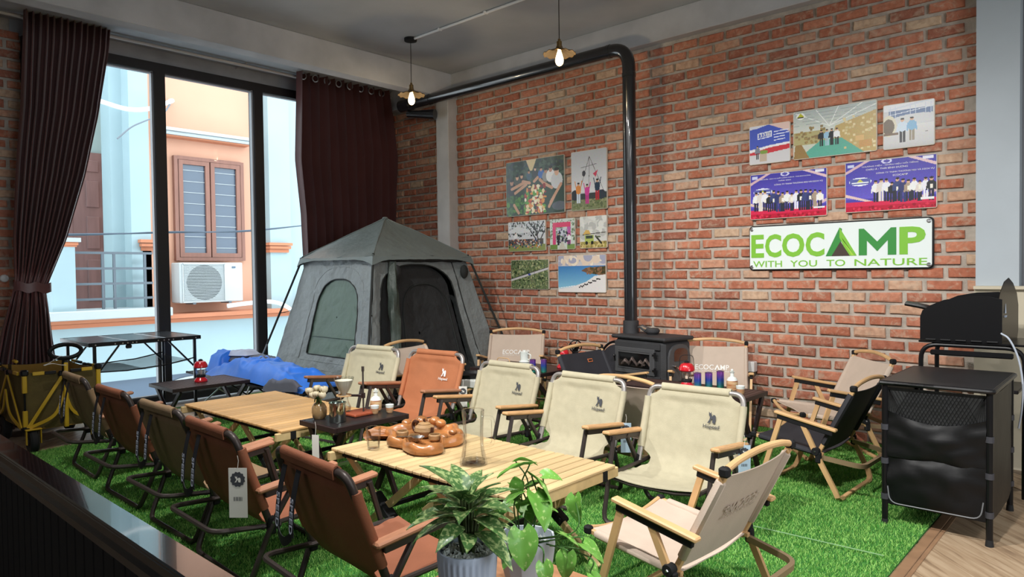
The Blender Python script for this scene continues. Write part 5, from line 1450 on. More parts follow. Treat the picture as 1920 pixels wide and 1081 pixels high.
c.ell(.92, .12, .12, .08, (90, 96, 104)); c.speck(.34, .02, .68, .52, [(224, 196, 120), (196, 60, 44), (240, 220, 170), (90, 160, 50), (230, 150, 70), (150, 40, 36), (250, 240, 210)], 120, .012, .035)
c.noise(6); board('photo board of a big group gathered around a picnic meal', -5.156, -4.356, 1.895, 2.477, c)
# swing
c = Canvas(.43, .585, bg=(206, 208, 212)); c.grad(.3, 1, (222, 222, 224), (190, 194, 200)); c.rect(0, 0, 1, .18, (124, 132, 92)); c.speck(0, 0, 1, .18, [(104, 116, 70), (150, 150, 110), (92, 100, 70)], 80, .01, .04); c.rect(0, .18, 1, .28, (58, 62, 60)); c.ell(.1, .26, .12, .09, (40, 42, 46)); c.ell(.85, .24, .12, .08, (52, 60, 70))
for a in ((.52, .9, .2, .25), (.52, .9, .5, .25), (.52, .9, .95, .25), (.28, .72, .72, .76)): c.line(*a, .004, (60, 50, 50))
c.ell(.36, .62, .05, .05, (60, 60, 66)); c.poly([(.62, .60), (.76, .66), (.7, .54)], (206, 70, 96))
c.person(.2, .12, .36, (222, 140, 60), (210, 220, 230), arms=1); c.person(.45, .10, .34, (214, 60, 150), (200, 50, 140), arms=1); c.person(.74, .15, .36, (40, 60, 80), (180, 40, 50), arms=1)
c.noise(4); board('tall photo board of three people playing at a rope swing', -4.269, -3.84, 1.897, 2.48, c)
# camp under trees
c = Canvas(.52, .315, bg=(214, 216, 220)); c.speck(0, .5, 1, 1, [(50, 56, 48), (80, 86, 76), (180, 186, 190), (32, 36, 34)], 200, .006, .03)
for x0, y0, x1, y1 in ((.85, .2, .7, .95), (.78, .5, .95, .95), (.8, .6, .6, .9), (.75, .4, .55, .8), (.85, .3, 1, .7)): c.line(x0, y0, x1, y1, .02, (40, 36, 34))
c.poly([(.02, .7), (.25, .86), (.6, .7), (.6, .62), (.03, .62)], (222, 224, 226)); c.rect(0, 0, 1, .22, (140, 152, 92)); c.rect(0, .22, .95, .4, (90, 84, 80)); c.speck(.02, .1, .9, .4, [(220, 220, 220), (60, 70, 110), (220, 130, 60), (40, 40, 44), (200, 170, 150), (60, 80, 130)], 150, .008, .022); c.person(.2, .25, .4, (236, 236, 236), (110, 60, 60))
c.noise(7); board('photo board of a crowd camping under bare trees', -5.135, -4.61, 1.518, 1.835, c)
# pink arch
c = Canvas(.32, .315, bg=(206, 214, 206)); c.speck(0, .3, 1, 1, [(110, 130, 96), (150, 166, 140), (86, 110, 76)], 120, .01, .05); c.rect(.1, .16, .24, .85, (214, 70, 120)); c.rect(.7, .16, .84, .85, (190, 90, 160)); c.rect(.1, .74, .84, .9, (220, 70, 110)); c.rect(.3, .45, .62, .7, (200, 204, 214)); c.speck(.26, .2, .7, .65, [(70, 80, 96), (170, 150, 180), (40, 40, 50)], 50, .015, .05)
c.poly([(.35, 0), (.65, 0), (.52, .25), (.46, .25)], (200, 196, 180)); c.rect(0, 0, .3, .16, (110, 140, 70)); c.rect(.7, 0, 1, .16, (120, 150, 80)); c.person(.34, .14, .4, (36, 36, 40), (30, 30, 34)); c.person(.78, .12, .4, (230, 230, 230), (60, 60, 70))
c.noise(6); board('small photo board of a pink entrance arch', -4.552, -4.23, 1.52, 1.833, c)
# jeep with roof tent
c = Canvas(.325, .312, bg=(214, 214, 208)); c.speck(0, .4, 1, 1, [(200, 200, 194), (226, 226, 220), (190, 190, 186)], 40, .05, .14); c.rect(0, 0, 1, .2, (196, 176, 110)); c.speck(0, 0, 1, .2, [(160, 150, 80), (220, 200, 140), (140, 120, 60)], 60, .02, .05); c.poly([(.1, .42), (.22, .58), (.34, .56), (.42, .42)], (214, 176, 96)); c.line(.1, .42, .98, .48, .012, (60, 56, 44)); c.rect(.18, .18, .52, .4, (176, 190, 96)); c.rect(.22, .3, .48, .39, (60, 70, 60)); c.ell(.25, .16, .05, .06, (30, 30, 30)); c.ell(.46, .16, .05, .06, (30, 30, 30)); c.line(.6, .36, .8, .14, .03, (50, 50, 40)); c.line(.6, .34, .76, .34, .02, (90, 100, 70))
c.noise(4); board('small photo board of a green jeep with a roof tent', -4.17, -3.846, 1.523, 1.836, c)
# aerial forest road
c = Canvas(.525, .315, bg=(110, 124, 88)); c.speck(0, 0, 1, 1, [(70, 90, 56), (140, 150, 100), (50, 66, 44), (180, 184, 140), (96, 112, 80)], 700, .006, .025); c.line(-.05, .28, 1.05, .72, .035, (206, 204, 206)); c.line(-.05, .33, 1.05, .77, .012, (60, 64, 60)); c.line(.66, 0, .62, 1, .006, (40, 44, 36)); c.ell(.5, .5, .035, .035, (70, 90, 170))
c.noise(8); board('photo board of a forest road seen from above', -5.1, -4.575, 1.115, 1.428, c)
# beach
c = Canvas(.585, .37, bg=(96, 160, 204)); c.grad(.72, 1, (214, 206, 204), (180, 190, 214)); c.speck(0, .78, 1, 1, [(230, 210, 190), (170, 170, 190), (240, 226, 206)], 60, .03, .09); c.grad(.0, .72, (150, 206, 226), (70, 130, 190)); c.poly([(.5, .58), (.6, .66), (1, .70), (1, .44), (.8, .48), (.62, .52)], (120, 90, 70)); c.speck(.62, .5, 1, .66, [(90, 80, 50), (150, 110, 80), (70, 66, 44)], 60, .01, .03)
c.poly([(0, 0), (0, .08), (.3, .14), (.6, .28), (.78, .44), (1, .48), (1, 0)], (232, 228, 226)); c.line(.0, .1, .35, .17, .008, (250, 250, 250))
for k in range(16): c.ell(.46 + k * .028, .13 + k * .016 + .02 * math.sin(k * 2), .016, .02, (40, 36, 36))
c.noise(3); board('photo board of a blue bay with a white beach', -4.45, -3.862, 1.089, 1.459, c)
# fair stage
c = Canvas(.33, .315, bg=(206, 204, 206)); c.rect(0, .36, 1, 1, (62, 84, 186)); c.poly([(.5, 1), (1, 1), (1, .76)], (226, 196, 186)); c.poly([(.0, 1), (.45, 1), (.2, .94), (0, .92)], (214, 216, 226)); c.poly([(0, .30), (.5, .40), (1, .44), (1, .32), (.5, .26), (0, .24)], (200, 44, 56)); c.poly([(0, .38), (.5, .46), (1, .50), (1, .44), (.5, .40), (0, .30)], (232, 232, 236)); c.rect(.26, .06, .44, .3, (190, 170, 150)); c.ell(.36, .3, .1, .05, (120, 150, 60)); c.person(.2, .12, .36, (120, 126, 140), (40, 40, 50))
c.poly([(.2, .64), (.56, .68), (.56, .84), (.2, .80)], (240, 242, 250)); c.poly([(.22, .66), (.54, .70), (.54, .82), (.22, .78)], (80, 100, 190))
for k in range(4): c.line(.62, .80 - k * .075, .98 - (k > 1) * .1, .82 - k * .075, .012, (226, 230, 250))
t = board('small blue photo board of a fair stage with big numerals', -2.432, -2.1, 2.148, 2.46, c); words(t, '133届', -.042, .076, .10, .034, bold=.01, tilt=.08)
# warehouse
c = Canvas(.60, .372, bg=(200, 204, 190)); c.grad(.55, 1, (210, 214, 204), (176, 186, 184))
for k in range(5): c.line(.45, .62, .0 + k * .28, 1.0, .008, (232, 236, 232)); c.line(.0, .7 + k * .07, 1, .74 + k * .07, .004, (150, 160, 160))
c.rect(.0, .28, .42, .56, (178, 168, 118)); c.poly([(.5, .3), (.52, .6), (1, .82), (1, .0), (.8, .02), (.62, .3)], (190, 164, 104)); c.poly([(.05, 0), (.34, .34), (.60, .34), (.86, 0)], (92, 170, 150))
for k in range(90):
    x = c.r.uniform(.0, .4) if k % 2 else c.r.uniform(.6, 1); y = c.r.uniform(.28, .62) if k % 2 else c.r.uniform(.05, .75); c.rect(x, y, x + .03, y + .045, [(206, 190, 140), (160, 136, 84), (222, 206, 160), (140, 120, 80)][k % 4])
c.poly([(0, 0), (.02, .3), (.1, .3), (.2, 0)], (150, 120, 70)); c.rect(.8, .1, .95, .24, (196, 150, 90)); c.rect(.76, .24, .86, .34, (214, 176, 116))
for x, tcol, bcol in ((.35, (36, 40, 44), (30, 34, 40)), (.42, (150, 190, 214), (170, 200, 214)), (.48, (34, 36, 42), (40, 40, 44)), (.54, (236, 238, 240), (40, 42, 50))): c.person(x, .22, .34, tcol, bcol)
c.ell(.09, .9, .055, .07, (240, 240, 236)); c.poly([(.045, .88), (.09, .97), (.135, .88)], (190, 190, 50)); c.rect(.05, .86, .13, .885, (40, 40, 40))
c.noise(4); board('wide photo board of four people in a warehouse of cartons', -2.075, -1.473, 2.149, 2.521, c)
# two men outdoors
c = Canvas(.325, .32, bg=(206, 206, 208)); c.grad(.0, .5, (190, 190, 190), (220, 220, 220)); c.poly([(.1, .66), (.1, .86), (.98, 1), (.98, .72)], (96, 120, 160)); c.rect(0, .86, 1, 1, (226, 228, 232)); c.poly([(.1, .9), (.1, .86), (1, 1.0), (1, 1.04)], (210, 216, 226))
for k in range(9): c.line(.14 + k * .1, .66, .14 + k * .1, .96, .004, (206, 214, 230))
c.line(.1, .76, 1, .86, .008, (220, 226, 236)); c.ell(.62, .62, .5, .12, (210, 212, 214)); c.ell(.1, .52, .16, .24, (220, 214, 190)); c.ell(.1, .50, .12, .18, (110, 96, 80)); c.rect(0, .3, .3, .36, (120, 100, 80)); c.rect(.83, .3, .88, .32, (90, 90, 90)); c.person(.38, .12, .56, (206, 222, 236), (36, 38, 46)); c.person(.57, .14, .54, (130, 180, 214), (150, 140, 120))
c.noise(3); board('photo board of two men standing before a white hall', -1.432, -1.106, 2.146, 2.465, c)
# award ceremonies
def award(label, x0, x1, z0, z1, ppl, txt, logo):
    w, h = x1 - x0, z1 - z0
    c = Canvas(w, h, bg=(78, 68, 170)); c.grad(.25, 1, (104, 92, 200), (62, 54, 158)); c.poly([(0, .82), (.22, 1), (.28, 1), (0, .76)], (214, 178, 186)); c.poly([(.7, 1), (1, .80), (1, .86), (.78, 1)], (222, 190, 196)); c.poly([(0, .3), (.26, .18), (.34, .18), (0, .36)], (224, 196, 190)); c.poly([(.88, .2), (1, .3), (1, .36), (.8, .2)], (214, 180, 190))
    c.rect(0, 0, 1, .19, (190, 24, 56)); c.rect(0, .10, 1, .19, (214, 40, 80)); c.speck(0, 0, 1, .08, [(150, 16, 40), (220, 50, 80)], 40, .01, .02)
    c.ell(*logo[:2], .13, .085, (236, 238, 250)); c.rect(logo[0] - .12, logo[1] - .06, logo[0] + .12, logo[1] + .06, (90, 96, 170)); c.poly([(logo[0] - .05, logo[1] - .03), (logo[0], logo[1] + .05), (logo[0] + .05, logo[1] - .03)], (200, 200, 80)); c.rect(logo[0] - .1, logo[1] - .03, logo[0] + .1, logo[1] - .005, (235, 238, 245))
    c.ell(.47, .965, .06, .05, (206, 206, 236)); c.ell(.47, .965, .035, .03, (80, 72, 170)); c.rect(.02, .9, .1, .96, (200, 206, 236)); c.rect(.86, .93, .97, .985, (226, 226, 240))
    r_ = random.Random(len(txt[0])); tops = [(236, 236, 236), (52, 58, 110), (40, 42, 50), (222, 214, 206), (170, 150, 130), (60, 70, 120), (232, 232, 240)]
    for k in range(ppl):
        u = (k + .5) / ppl; x = .05 + u * .9 if ppl > 13 else .32 + u * .66; hh = .42 + r_.uniform(-.03, .05); top = tops[(k * 3) % 7]; c.person(x, .13 + r_.uniform(0, .05), hh, top, top if k % 4 == 1 else (44, 46, 60)); 
        if k % 2 == 0: c.rect(x - .014, .36, x + .014, .44, (240, 236, 222))
    c.rect(.84, .16, .98, .2, (236, 236, 236))
    c.noise(4); t = board(label, x0, x1, z0, z1, c)
    for (s_, u, v, ww, hh) in txt: words(t, s_, (u - .5) * w, (v - .5) * h, ww * w, hh * h, bold=.004)
award('lower left award ceremony photo board with a tight row of people on a red stage', -2.426, -1.822, 1.701, 2.067, 15, [('SẢN PHẨM - DỊCH VỤ CHẤT LƯỢNG CHÂU Á - THÁI BÌNH DƯƠNG', .47, .875, .66, .035), ('NĂM 2022', .47, .82, .16, .028), ('CÔNG TY TNHH THƯƠNG MẠI VÀ DỊCH VỤ', .64, .735, .62, .045)], (.17, .60))
award('right award ceremony photo board with the larger spaced figures on a red stage', -1.691, -1.092, 1.71, 2.083, 11, [('THƯƠNG HIỆU - NHÃN HIỆU NỔI TIẾNG', .5, .885, .62, .042), ('CHÂU Á - THÁI BÌNH DƯƠNG', .47, .825, .46, .040), ('CÔNG TY TNHH THƯƠNG MẠI VÀ DỊCH VỤ', .665, .735, .62, .042), ('ECOCAMP', .62, .67, .16, .034)], (.17, .60))

# illuminated-looking plain acrylic sign
m_g1 = mat('sign_green', S(126, 190, 56), .45); m_g2 = mat('sign_green_dark', S(52, 140, 60), .45); m_g3 = mat('sign_green_light', S(160, 206, 66), .45); m_sb = mat('sign_brown', S(66, 52, 44), .5)
sg = thing('shop_sign', 'white acrylic shop sign with green letters and a tent-shaped A', 'sign', (-1.772, 5.560, 1.468))
R = Matrix.Rotation(PI / 2, 3, 'X')
MB().prism(rounded(1.325, .362, .03, 6), -.016, -.004, R).build('backing', m_black, sg)
MB().prism(rounded(1.305, .342, .026, 6), -.006, .010, R).build('face', mat('acrylic_white', S(232, 240, 238), .25, coat=.3), sg)
def sign_t(s_, x0, x1, z0, z1, m_, bold):
    text_mb(s_, .1, .003, bold, w=x1 - x0, h=z1 - z0).xf(frame_m(((x0 + x1) / 2, -.0115, (z0 + z1) / 2), (1, 0, 0), (0, 0, 1))).build('letter', m_, sg)
zb, zt_ = -.078, .108
for ch, a, b in (('E', -.640, -.535), ('C', -.525, -.395), ('O', -.388, -.215), ('C', -.205, -.065)): sign_t(ch, a, b, zb, zt_, m_g1, .03)
def flat(P, m_, name='letter_a', k=0): MB().prism(P, 0, .003 + k * .0006, None).xf(frame_m((0, -.0102, 0), (1, 0, 0), (0, 0, 1))).build(name, m_, sg)
flat([(-.055, zb), (.045, .135), (.062, .125), (.055, .02), (.0, zb)], m_g2); flat([(.045, .135), (.165, zb), (.105, zb), (.045, .06)], m_g1, k=1); flat([(.052, .03), (.118, zb), (-.012, zb)], m_sb, k=2); flat([(.075, .03), (.15, zb), (.13, zb), (.06, .06)], m_g3, k=3)
flat([(.180, zb), (.180, .118), (.215, .118), (.305, .02), (.395, .118), (.430, .118), (.430, zb), (.375, zb), (.375, .03), (.305, -.05), (.235, .03), (.235, zb)], m_g2, 'letter_m'); sign_t('P', .450, .615, zb, .118, m_g1, .03)
for w_, a_, b_ in (('WITH', -.625, -.39), ('YOU', -.325, -.12), ('TO', -.05, .085), ('NATURE', .15, .625)): text_mb(w_, .1, .003, .003, w=b_ - a_, h=.050).xf(frame_m(((a_ + b_) / 2, -.0115, -.130), (1, 0, 0), (0, 0, 1))).build('tagline_word', m_g1, sg)
for x in (-.635, .635):
    for z in (-.152, .152): MB().lathe([(.001, 0), (.014, 0), (.014, .006), (.009, .010), (.001, .010)], 14, (x, -.009, z), R).build('standoff_screw', m_steel, sg)

# ================================================================ THINGS ON TABLES
m_red = mat('enamel_red', S(196, 28, 40), .22, coat=.5)
m_glassl = glassmat('clear_glass', (.99, .99, .99), .1)
m_glassh = glassmat('thick_glass', (.975, .98, .98), .14)
def lantern(label, x, y, z, handle=True, sc=1.):
    t = thing('camping_lantern', label, 'lantern', (x, y, z), .6, 'red camping lanterns', sc)
    MB().lathe([(.001, 0), (.052, 0), (.055, .008), (.052, .018), (.036, .034), (.034, .040), (.001, .040)], 24).build('base', m_red, t)
    MB().lathe([(.001, .040), (.037, .040), (.039, .052), (.036, .060), (.001, .060)], 24).build('collar', m_blackmatte, t)
    MB().lathe([(.030, .060), (.036, .085), (.034, .115), (.030, .120)], 20, cap=False).build('globe', m_glassl, t)
    MB().lathe([(.001, .062), (.010, .062), (.012, .09), (.006, .105), (.001, .106)], 12).build('lamp_core', mat('core_warm', S(238, 214, 190), .4), t)
    MB().lathe([(.050, .118), (.057, .126), (.054, .150), (.040, .170), (.020, .178), (.001, .180)], 24).build('dome', m_red, t)
    MB().lathe([(.001, .176), (.018, .178), (.018, .186), (.008, .192), (.001, .192)], 14).build('cap', m_blackmatte, t)
    for k in range(6):
        a = k * PI / 3; MB().tube([(.040 * math.cos(a), .040 * math.sin(a), .055), (.047 * math.cos(a), .047 * math.sin(a), .09), (.044 * math.cos(a), .044 * math.sin(a), .122)], .0018, 5).build('guard_wire', m_steel, t)
    if handle: MB().tube(fillet([(-.052, 0, .135), (-.048, 0, .235), (.048, 0, .235), (.052, 0, .135)], .035, 5), .0022, 6).build('bail_handle', m_blackmatte, t)
    return t
lantern('red lantern on the slatted table near the window', -5.97, 2.58, .400, False)
lantern('red lantern with wire bail beside the metallic cups right of the stove', -2.290, 4.230, .513, sc=.92)
lantern('red lantern with wire bail left of the stove, behind the black chair', -3.586, 4.533, .501, sc=.92)

m_irid = bpy.data.materials.new('iridescent'); m_irid.use_nodes = True
_N = m_irid.node_tree.nodes; _L = m_irid.node_tree.links; _b = _N['Principled BSDF']; _b.inputs['Metallic'].default_value = .7; _b.inputs['Roughness'].default_value = .2
_t = _N.new('ShaderNodeTexCoord'); _s = _N.new('ShaderNodeSeparateXYZ'); _L.new(_t.outputs['Object'], _s.inputs[0])
_mr = _N.new('ShaderNodeMapRange'); _mr.inputs[1].default_value = 0; _mr.inputs[2].default_value = .11; _L.new(_s.outputs[2], _mr.inputs[0])
_r = _N.new('ShaderNodeValToRGB'); cr_ = _r.color_ramp; cr_.elements[0].color = (*S(80, 200, 150), 1); cr_.elements[1].color = (*S(180, 90, 200), 1); _e = cr_.elements.new(.5); _e.color = (*S(80, 110, 230), 1)
_L.new(_mr.outputs[0], _r.inputs[0]); _L.new(_r.outputs[0], _b.inputs['Base Color'])
def metal_cup(label, x, y, z, h=.11, r=.026):
    t = thing('metal_cup', label, 'cup', (x, y, z), 0, 'iridescent metal cups')
    MB().lathe([(.001, 0), (r * .9, 0), (r, .006), (r, h), (r - .003, h), (r - .004, .01), (.001, .01)], 20).build('wall', m_irid, t)
    MB().lathe([(r, h - .002), (r + .002, h), (r, h + .002), (r - .003, h)], 20, cap=False).build('lip', m_steel, t)
    return t
metal_cup('iridescent cup touching the right lantern beside the stove', -2.211, 4.230, .513, .102, .024)
metal_cup('middle iridescent cup of the three right of the stove', -2.161, 4.289, .513, .102, .024)
metal_cup('iridescent cup furthest from the right lantern, purple rim', -2.106, 4.345, .513, .11, .024)
metal_cup('iridescent cup nearest the white drip pot', -3.614, 4.184, .501, .102, .024)
metal_cup('iridescent cup at the table edge left of the lantern', -3.554, 4.248, .501, .102, .024)

m_ceramic = mat('ceramic_white', S(226, 230, 224), .25); m_striped = mat('ceramic_amber', S(158, 82, 40), .4, var=.45, vs=40, aniso=(.3, .3, 3), col2=S(226, 196, 150))
def jar(label, x, y, z, sc=1.):
    t = thing('sake_bottle', label, 'bottle', (x, y, z), 0, None, sc)
    MB().lathe([(.001, 0), (.030, 0), (.038, .01), (.040, .045), (.038, .075), (.001, .076)], 22).build('striped_body', m_striped, t)
    MB().lathe([(.038, .075), (.030, .092), (.014, .102), (.012, .125), (.019, .136), (.016, .137), (.001, .13)], 22, cap=False).build('white_shoulder', m_ceramic, t)
    MB().ball((0, 0, .146), .010, 10).build('stopper', m_ceramic, t)
def scup(label, x, y, z, sc=1.):
    t = thing('sake_cup', label, 'cup', (x, y, z), 0, 'small striped ceramic cups', sc)
    MB().lathe([(.001, 0), (.015, 0), (.021, .012), (.023, .034), (.001, .034)], 18).build('striped_body', m_striped, t)
    MB().lathe([(.023, .033), (.0255, .050), (.023, .050), (.020, .036), (.001, .034)], 18, cap=False).build('white_rim', m_ceramic, t)
jar('striped brown sake bottle with white neck on the black coffee table', -3.329, 2.450, .501, 0.846)
scup('striped little cup in front of the sake bottle, nearer the wooden tray', -3.260, 2.391, .501, 0.965)
scup('striped little cup right of the sake bottle on the black table', -3.218, 2.464, .501, 0.965)
jar('striped brown sake bottle on the slatted table by the brick wall', -1.991, 4.276, .513, 0.919)
scup('striped little cup at the corner of the slatted table by the brick wall', -1.894, 4.184, .513, 1.103)

# white drip pot
dp = thing('drip_pot', 'white enamel coffee dripper standing on its pot, left of the metallic cups', 'coffee pot', (-3.79, 4.285, .501), 0, None, .92)
MB().lathe([(.001, 0), (.044, 0), (.047, .01), (.046, .06), (.042, .066), (.001, .066)], 24).build('pot', m_ceramic, dp)
MB().lathe([(.001, .066), (.050, .066), (.052, .070), (.040, .076), (.036, .080), (.040, .15), (.042, .155), (.036, .158), (.001, .160)], 24).build('dripper', m_ceramic, dp)
MB().tube(fillet([(.04, 0, .14), (.075, 0, .135), (.07, 0, .09), (.038, 0, .09)], .015, 4), .005, 6).build('handle', m_ceramic, dp)
MB().lathe([(.001, .158), (.008, .160), (.009, .170), (.001, .172)], 10).build('knob', m_ceramic, dp)
tr = thing('serving_tray', 'green wooden tray with an arched wire handle in front of the drip pot', 'tray', (-3.93, 4.22, .501), .1, None, .92)
MB().box((0, 0, .008), (.24, .20, .016), bev=.004).build('board', mat('tray_green', S(96, 100, 70), .6), tr)
MB().tube(fillet([(-.07, -.05, .016), (-.07, -.05, .10), (.07, -.05, .10), (.07, -.05, .016)], .03, 4), .004, 6).build('wire_handle', m_beech, tr)

# coffee grinder on its stool
sl = thing('wooden_stool', 'small wooden stool carrying the hand coffee grinder', 'stool', (-3.95, 5.20, .012))
MB().box((0, 0, .476), (.30, .22, .018), bev=.005).build('seat', m_oakdk, sl)
for x in (-.11, .11):
    for y in (-.08, .08): MB().bar((x, y, .467), (x * 1.15, y * 1.15, 0), .02, .02, bev=.003).build('leg', m_oakdk, sl)
gr = thing('coffee_grinder', 'black cast coffee grinder with a spoked flywheel', 'grinder', (-3.95, 5.18, .497), .7)
MB().lathe([(.001, 0), (.045, 0), (.048, .012), (.03, .03), (.028, .07), (.04, .10), (.045, .12), (.001, .13)], 18).build('body', m_black, gr)
MB().tube([(.056 * math.cos(a), -.06, .11 + .056 * math.sin(a)) for a in [2 * PI * k / 24 for k in range(24)]], .006, 6, closed=True).build('flywheel', m_black, gr)
for k in range(5):
    a = 2 * PI * k / 5; MB().tube([(0, -.06, .11), (.03 * math.cos(a + .3), -.06, .11 + .03 * math.sin(a + .3)), (.055 * math.cos(a), -.06, .11 + .055 * math.sin(a))], .0045, 6).build('spoke', m_black, gr)
MB().tube([(0, -.065, .11), (0, 0, .11)], .008, 8).build('axle', m_steel, gr)

# black round-backed chair behind the stove
mc = thing('moon_chair', 'black round-backed chair half hidden at the left of the stove', 'chair', (-3.66, 5.38, .012), -.1, None, .9)
MB().tube(catmull([(-.24, 0, .33), (-.21, .02, .52), (-.10, .04, .67), (.06, .05, .70), (.18, .04, .60), (.24, 0, .36)], 6), .013, 8).build('hoop', m_black, mc)
MB().sheet([[(.24 * math.cos(a) * (1 - .0 * v), .04 - .10 * (1 - v) * .8, .34 + (.33 * math.sin(a)) * v) for v in np.linspace(0, 1, 6)] for a in np.linspace(0, PI, 16)], .004).build('fabric_back', m_blackfab, mc, smooth=60)
MB().sheet([[(-.2 + .4 * u, -.06 - .14 * v, .34 + .02 * v - .04 * math.sin(PI * u)) for v in np.linspace(0, 1, 5)] for u in np.linspace(0, 1, 8)], .004).build('seat', m_blackfab, mc, smooth=60)
for x in (-.2, .2): MB().bar((x, -.18, .36), (x * .9, .1, 0), .018, .018).build('leg', m_beech, mc); MB().bar((x, .05, .36), (x * .9, -.16, 0), .018, .018).build('leg', m_beech, mc)

# gas grill in front of the tent door
gg = thing('portable_grill', 'white portable grill with a black round pan in front of the tent door', 'grill', (-3.93, 3.80, .012), .15, None, 1.0)
MB().box((0, 0, .435), (.27, .24, .07), bev=.012).build('housing', m_ceramic, gg)
MB().lathe([(.001, .472), (.12, .472), (.135, .50), (.131, .502), (.115, .48), (.001, .478)], 26).build('griddle', m_black, gg)
for s in (-1, 1): MB().bar((s * .14, -.05, .505), (s * .15, .05, .505), .022, .014, bev=.004).build('wood_handle', m_beech, gg)
for x in (-.12, .12):
    MB().bar((x, -.10, .40), (x, .10, .0), .014, .014).build('leg', m_black, gg); MB().bar((x, .10, .40), (x, -.10, .0), .014, .014).build('leg', m_black, gg)
MB().box((0, 0, .2), (.22, .10, .012)).build('shelf', m_black, gg)

# tea things on the pale roll-top table
Z2 = T2Z + .001
glass = thing('water_glass', 'small tapered glass half full of water at the tray corner', 'glass', (-2.735, 1.995, Z2))
MB().lathe([(.001, 0), (.028, 0), (.029, .003), (.037, .105), (.0355, .105), (.0275, .008), (.001, .008)], 28).build('wall', m_glassh, glass)
MB().lathe([(.001, .010), (.0272, .010), (.0315, .055), (.001, .055)], 24).build('water', glassmat('water', (.93, .95, .95), .12), glass)
MB().lathe([(.0355, .104), (.0375, .105), (.036, .107)], 28, cap=False).build('rim', m_glassh, glass)
mug = thing('glass_mug', 'tall waisted clear glass beer mug standing alone on the pale table', 'mug', (-2.185, 2.125, Z2), .7)
MB().lathe([(.001, 0), (.060, 0), (.062, .008), (.056, .03), (.047, .08), (.044, .13), (.046, .18), (.050, .235), (.048, .237), (.045, .20), (.041, .13), (.044, .08), (.052, .034), (.048, .024), (.001, .022)], 32).build('wall', m_glassh, mug)
MB().lathe([(.045, .236), (.051, .237), (.048, .240)], 32, cap=False).build('rim', m_glassh, mug)
MB().lathe([(.001, .003), (.052, .003), (.05, .020), (.001, .020)], 32).build('thick_base', glassmat('base_glass', (.9, .9, .88), .3), mug)
MB().tube(fillet([(.046, -.0, .205), (.088, -.0, .205), (.088, -.0, .085), (.047, -.0, .08)], .03, 5), .009, 10).build('handle', m_glassh, mug)
m_root = mat('root_wood', S(170, 112, 64), .28, var=.45, vs=9, aniso=(1, 1, 3), coat=.45, bump=.2, bs=20)
tp = [(-2.915, 2.07), (-2.87, 2.16), (-2.77, 2.125), (-2.715, 2.065), (-2.62, 2.075), (-2.585, 2.055), (-2.49, 2.035), (-2.425, 2.075), (-2.415, 2.15), (-2.475, 2.21), (-2.455, 2.29), (-2.50, 2.37), (-2.585, 2.41), (-2.66, 2.47), (-2.745, 2.445), (-2.80, 2.49), (-2.885, 2.47), (-2.92, 2.39), (-2.875, 2.31), (-2.91, 2.23), (-2.93, 2.14)]
cxy = Vector((-2.66, 2.27, 0)); TO = catmull([(a, b, 0) for a, b in tp] + [(*tp[0], 0)], 5)[:-1]
tray = thing('tea_tray', 'glossy carved root-wood tea tray with lobed bulging sides', 'tray', (cxy.x, cxy.y, Z2))
def tring(off, z): 
    out = []
    for i, q in enumerate(TO):
        d = Vector((q.x - cxy.x, q.y - cxy.y, 0)); L_ = d.length; d.normalize(); rr = L_ + off
        out.append((d.x * rr, d.y * rr, z + (.006 * math.sin(i * .9) if z > .03 else 0)))
    return out
rings = [tring(-.012, 0), tring(.004, .012), tring(.006, .032), tring(-.004, .050), tring(-.018, .054), tring(-.030, .046), tring(-.038, .024)]
vs = [v for r_ in rings for v in r_]; nR = len(TO)
fs = [(i * nR + k, i * nR + (k + 1) % nR, (i + 1) * nR + (k + 1) % nR, (i + 1) * nR + k) for i in range(len(rings) - 1) for k in range(nR)]
vs.append((0, 0, .022)); fs += [((len(rings) - 1) * nR + k, (len(rings) - 1) * nR + (k + 1) % nR, len(vs) - 1) for k in range(nR)]
vs.append((0, 0, 0)); fs += [((k + 1) % nR, k, len(vs) - 1) for k in range(nR)]
MB().add(vs, fs).build('carved_body', m_root, tray, smooth=60)
for x, y, r_, zz in ((-.20, .13, .034, .055), (-.135, .165, .030, .058), (-.07, .15, .028, .055), (-.235, .055, .026, .05), (.12, .06, .022, .052), (.155, -.03, .02, .05)):
    MB().ball((x, y, zz), r_, 14, (1, 1, .75)).build('carved_knob', m_root, tray)
m_stone = mat('clay_stone', S(158, 124, 84), .55, var=.2, vs=30, bump=.5, bs=60); m_clayd = mat('clay_dark', S(72, 42, 30), .4)
tpz = Z2 + .026
pot = thing('teapot', 'round clay teapot with dark elephant-trunk handle on the carved tray', 'teapot', (-2.655, 2.245, tpz), math.radians(-15))
MB().lathe([(.001, 0), (.028, 0), (.046, .016), (.052, .034), (.047, .052), (.030, .064), (.001, .066)], 26).build('body', m_stone, pot)
MB().lathe([(.030, .062), (.031, .067), (.018, .074), (.001, .076)], 22, cap=False).build('lid', m_stone, pot)
MB().tube(fillet([(-.006, 0, .074), (-.008, 0, .088), (.008, 0, .088), (.006, 0, .074)], .006, 3), .004, 6).build('lid_knob', m_clayd, pot)
MB().tube(catmull([(-.042, -.01, .02), (-.075, -.018, .022), (-.088, -.02, .045), (-.075, -.018, .066), (-.050, -.012, .066)], 5), .009, 8).build('handle', m_clayd, pot)
MB().tube(catmull([(.040, .01, .022), (.058, .012, .034), (.062, .013, .056)], 5), .008, 8).build('spout', m_clayd, pot)
MB().tube([(.018 * k / 16 * math.cos(k * .9) - .006, -.051 + .0004 * k, .034 + .018 * k / 16 * math.sin(k * .9)) for k in range(17)], .0013, 4).build('spiral_relief', m_clayd, pot)
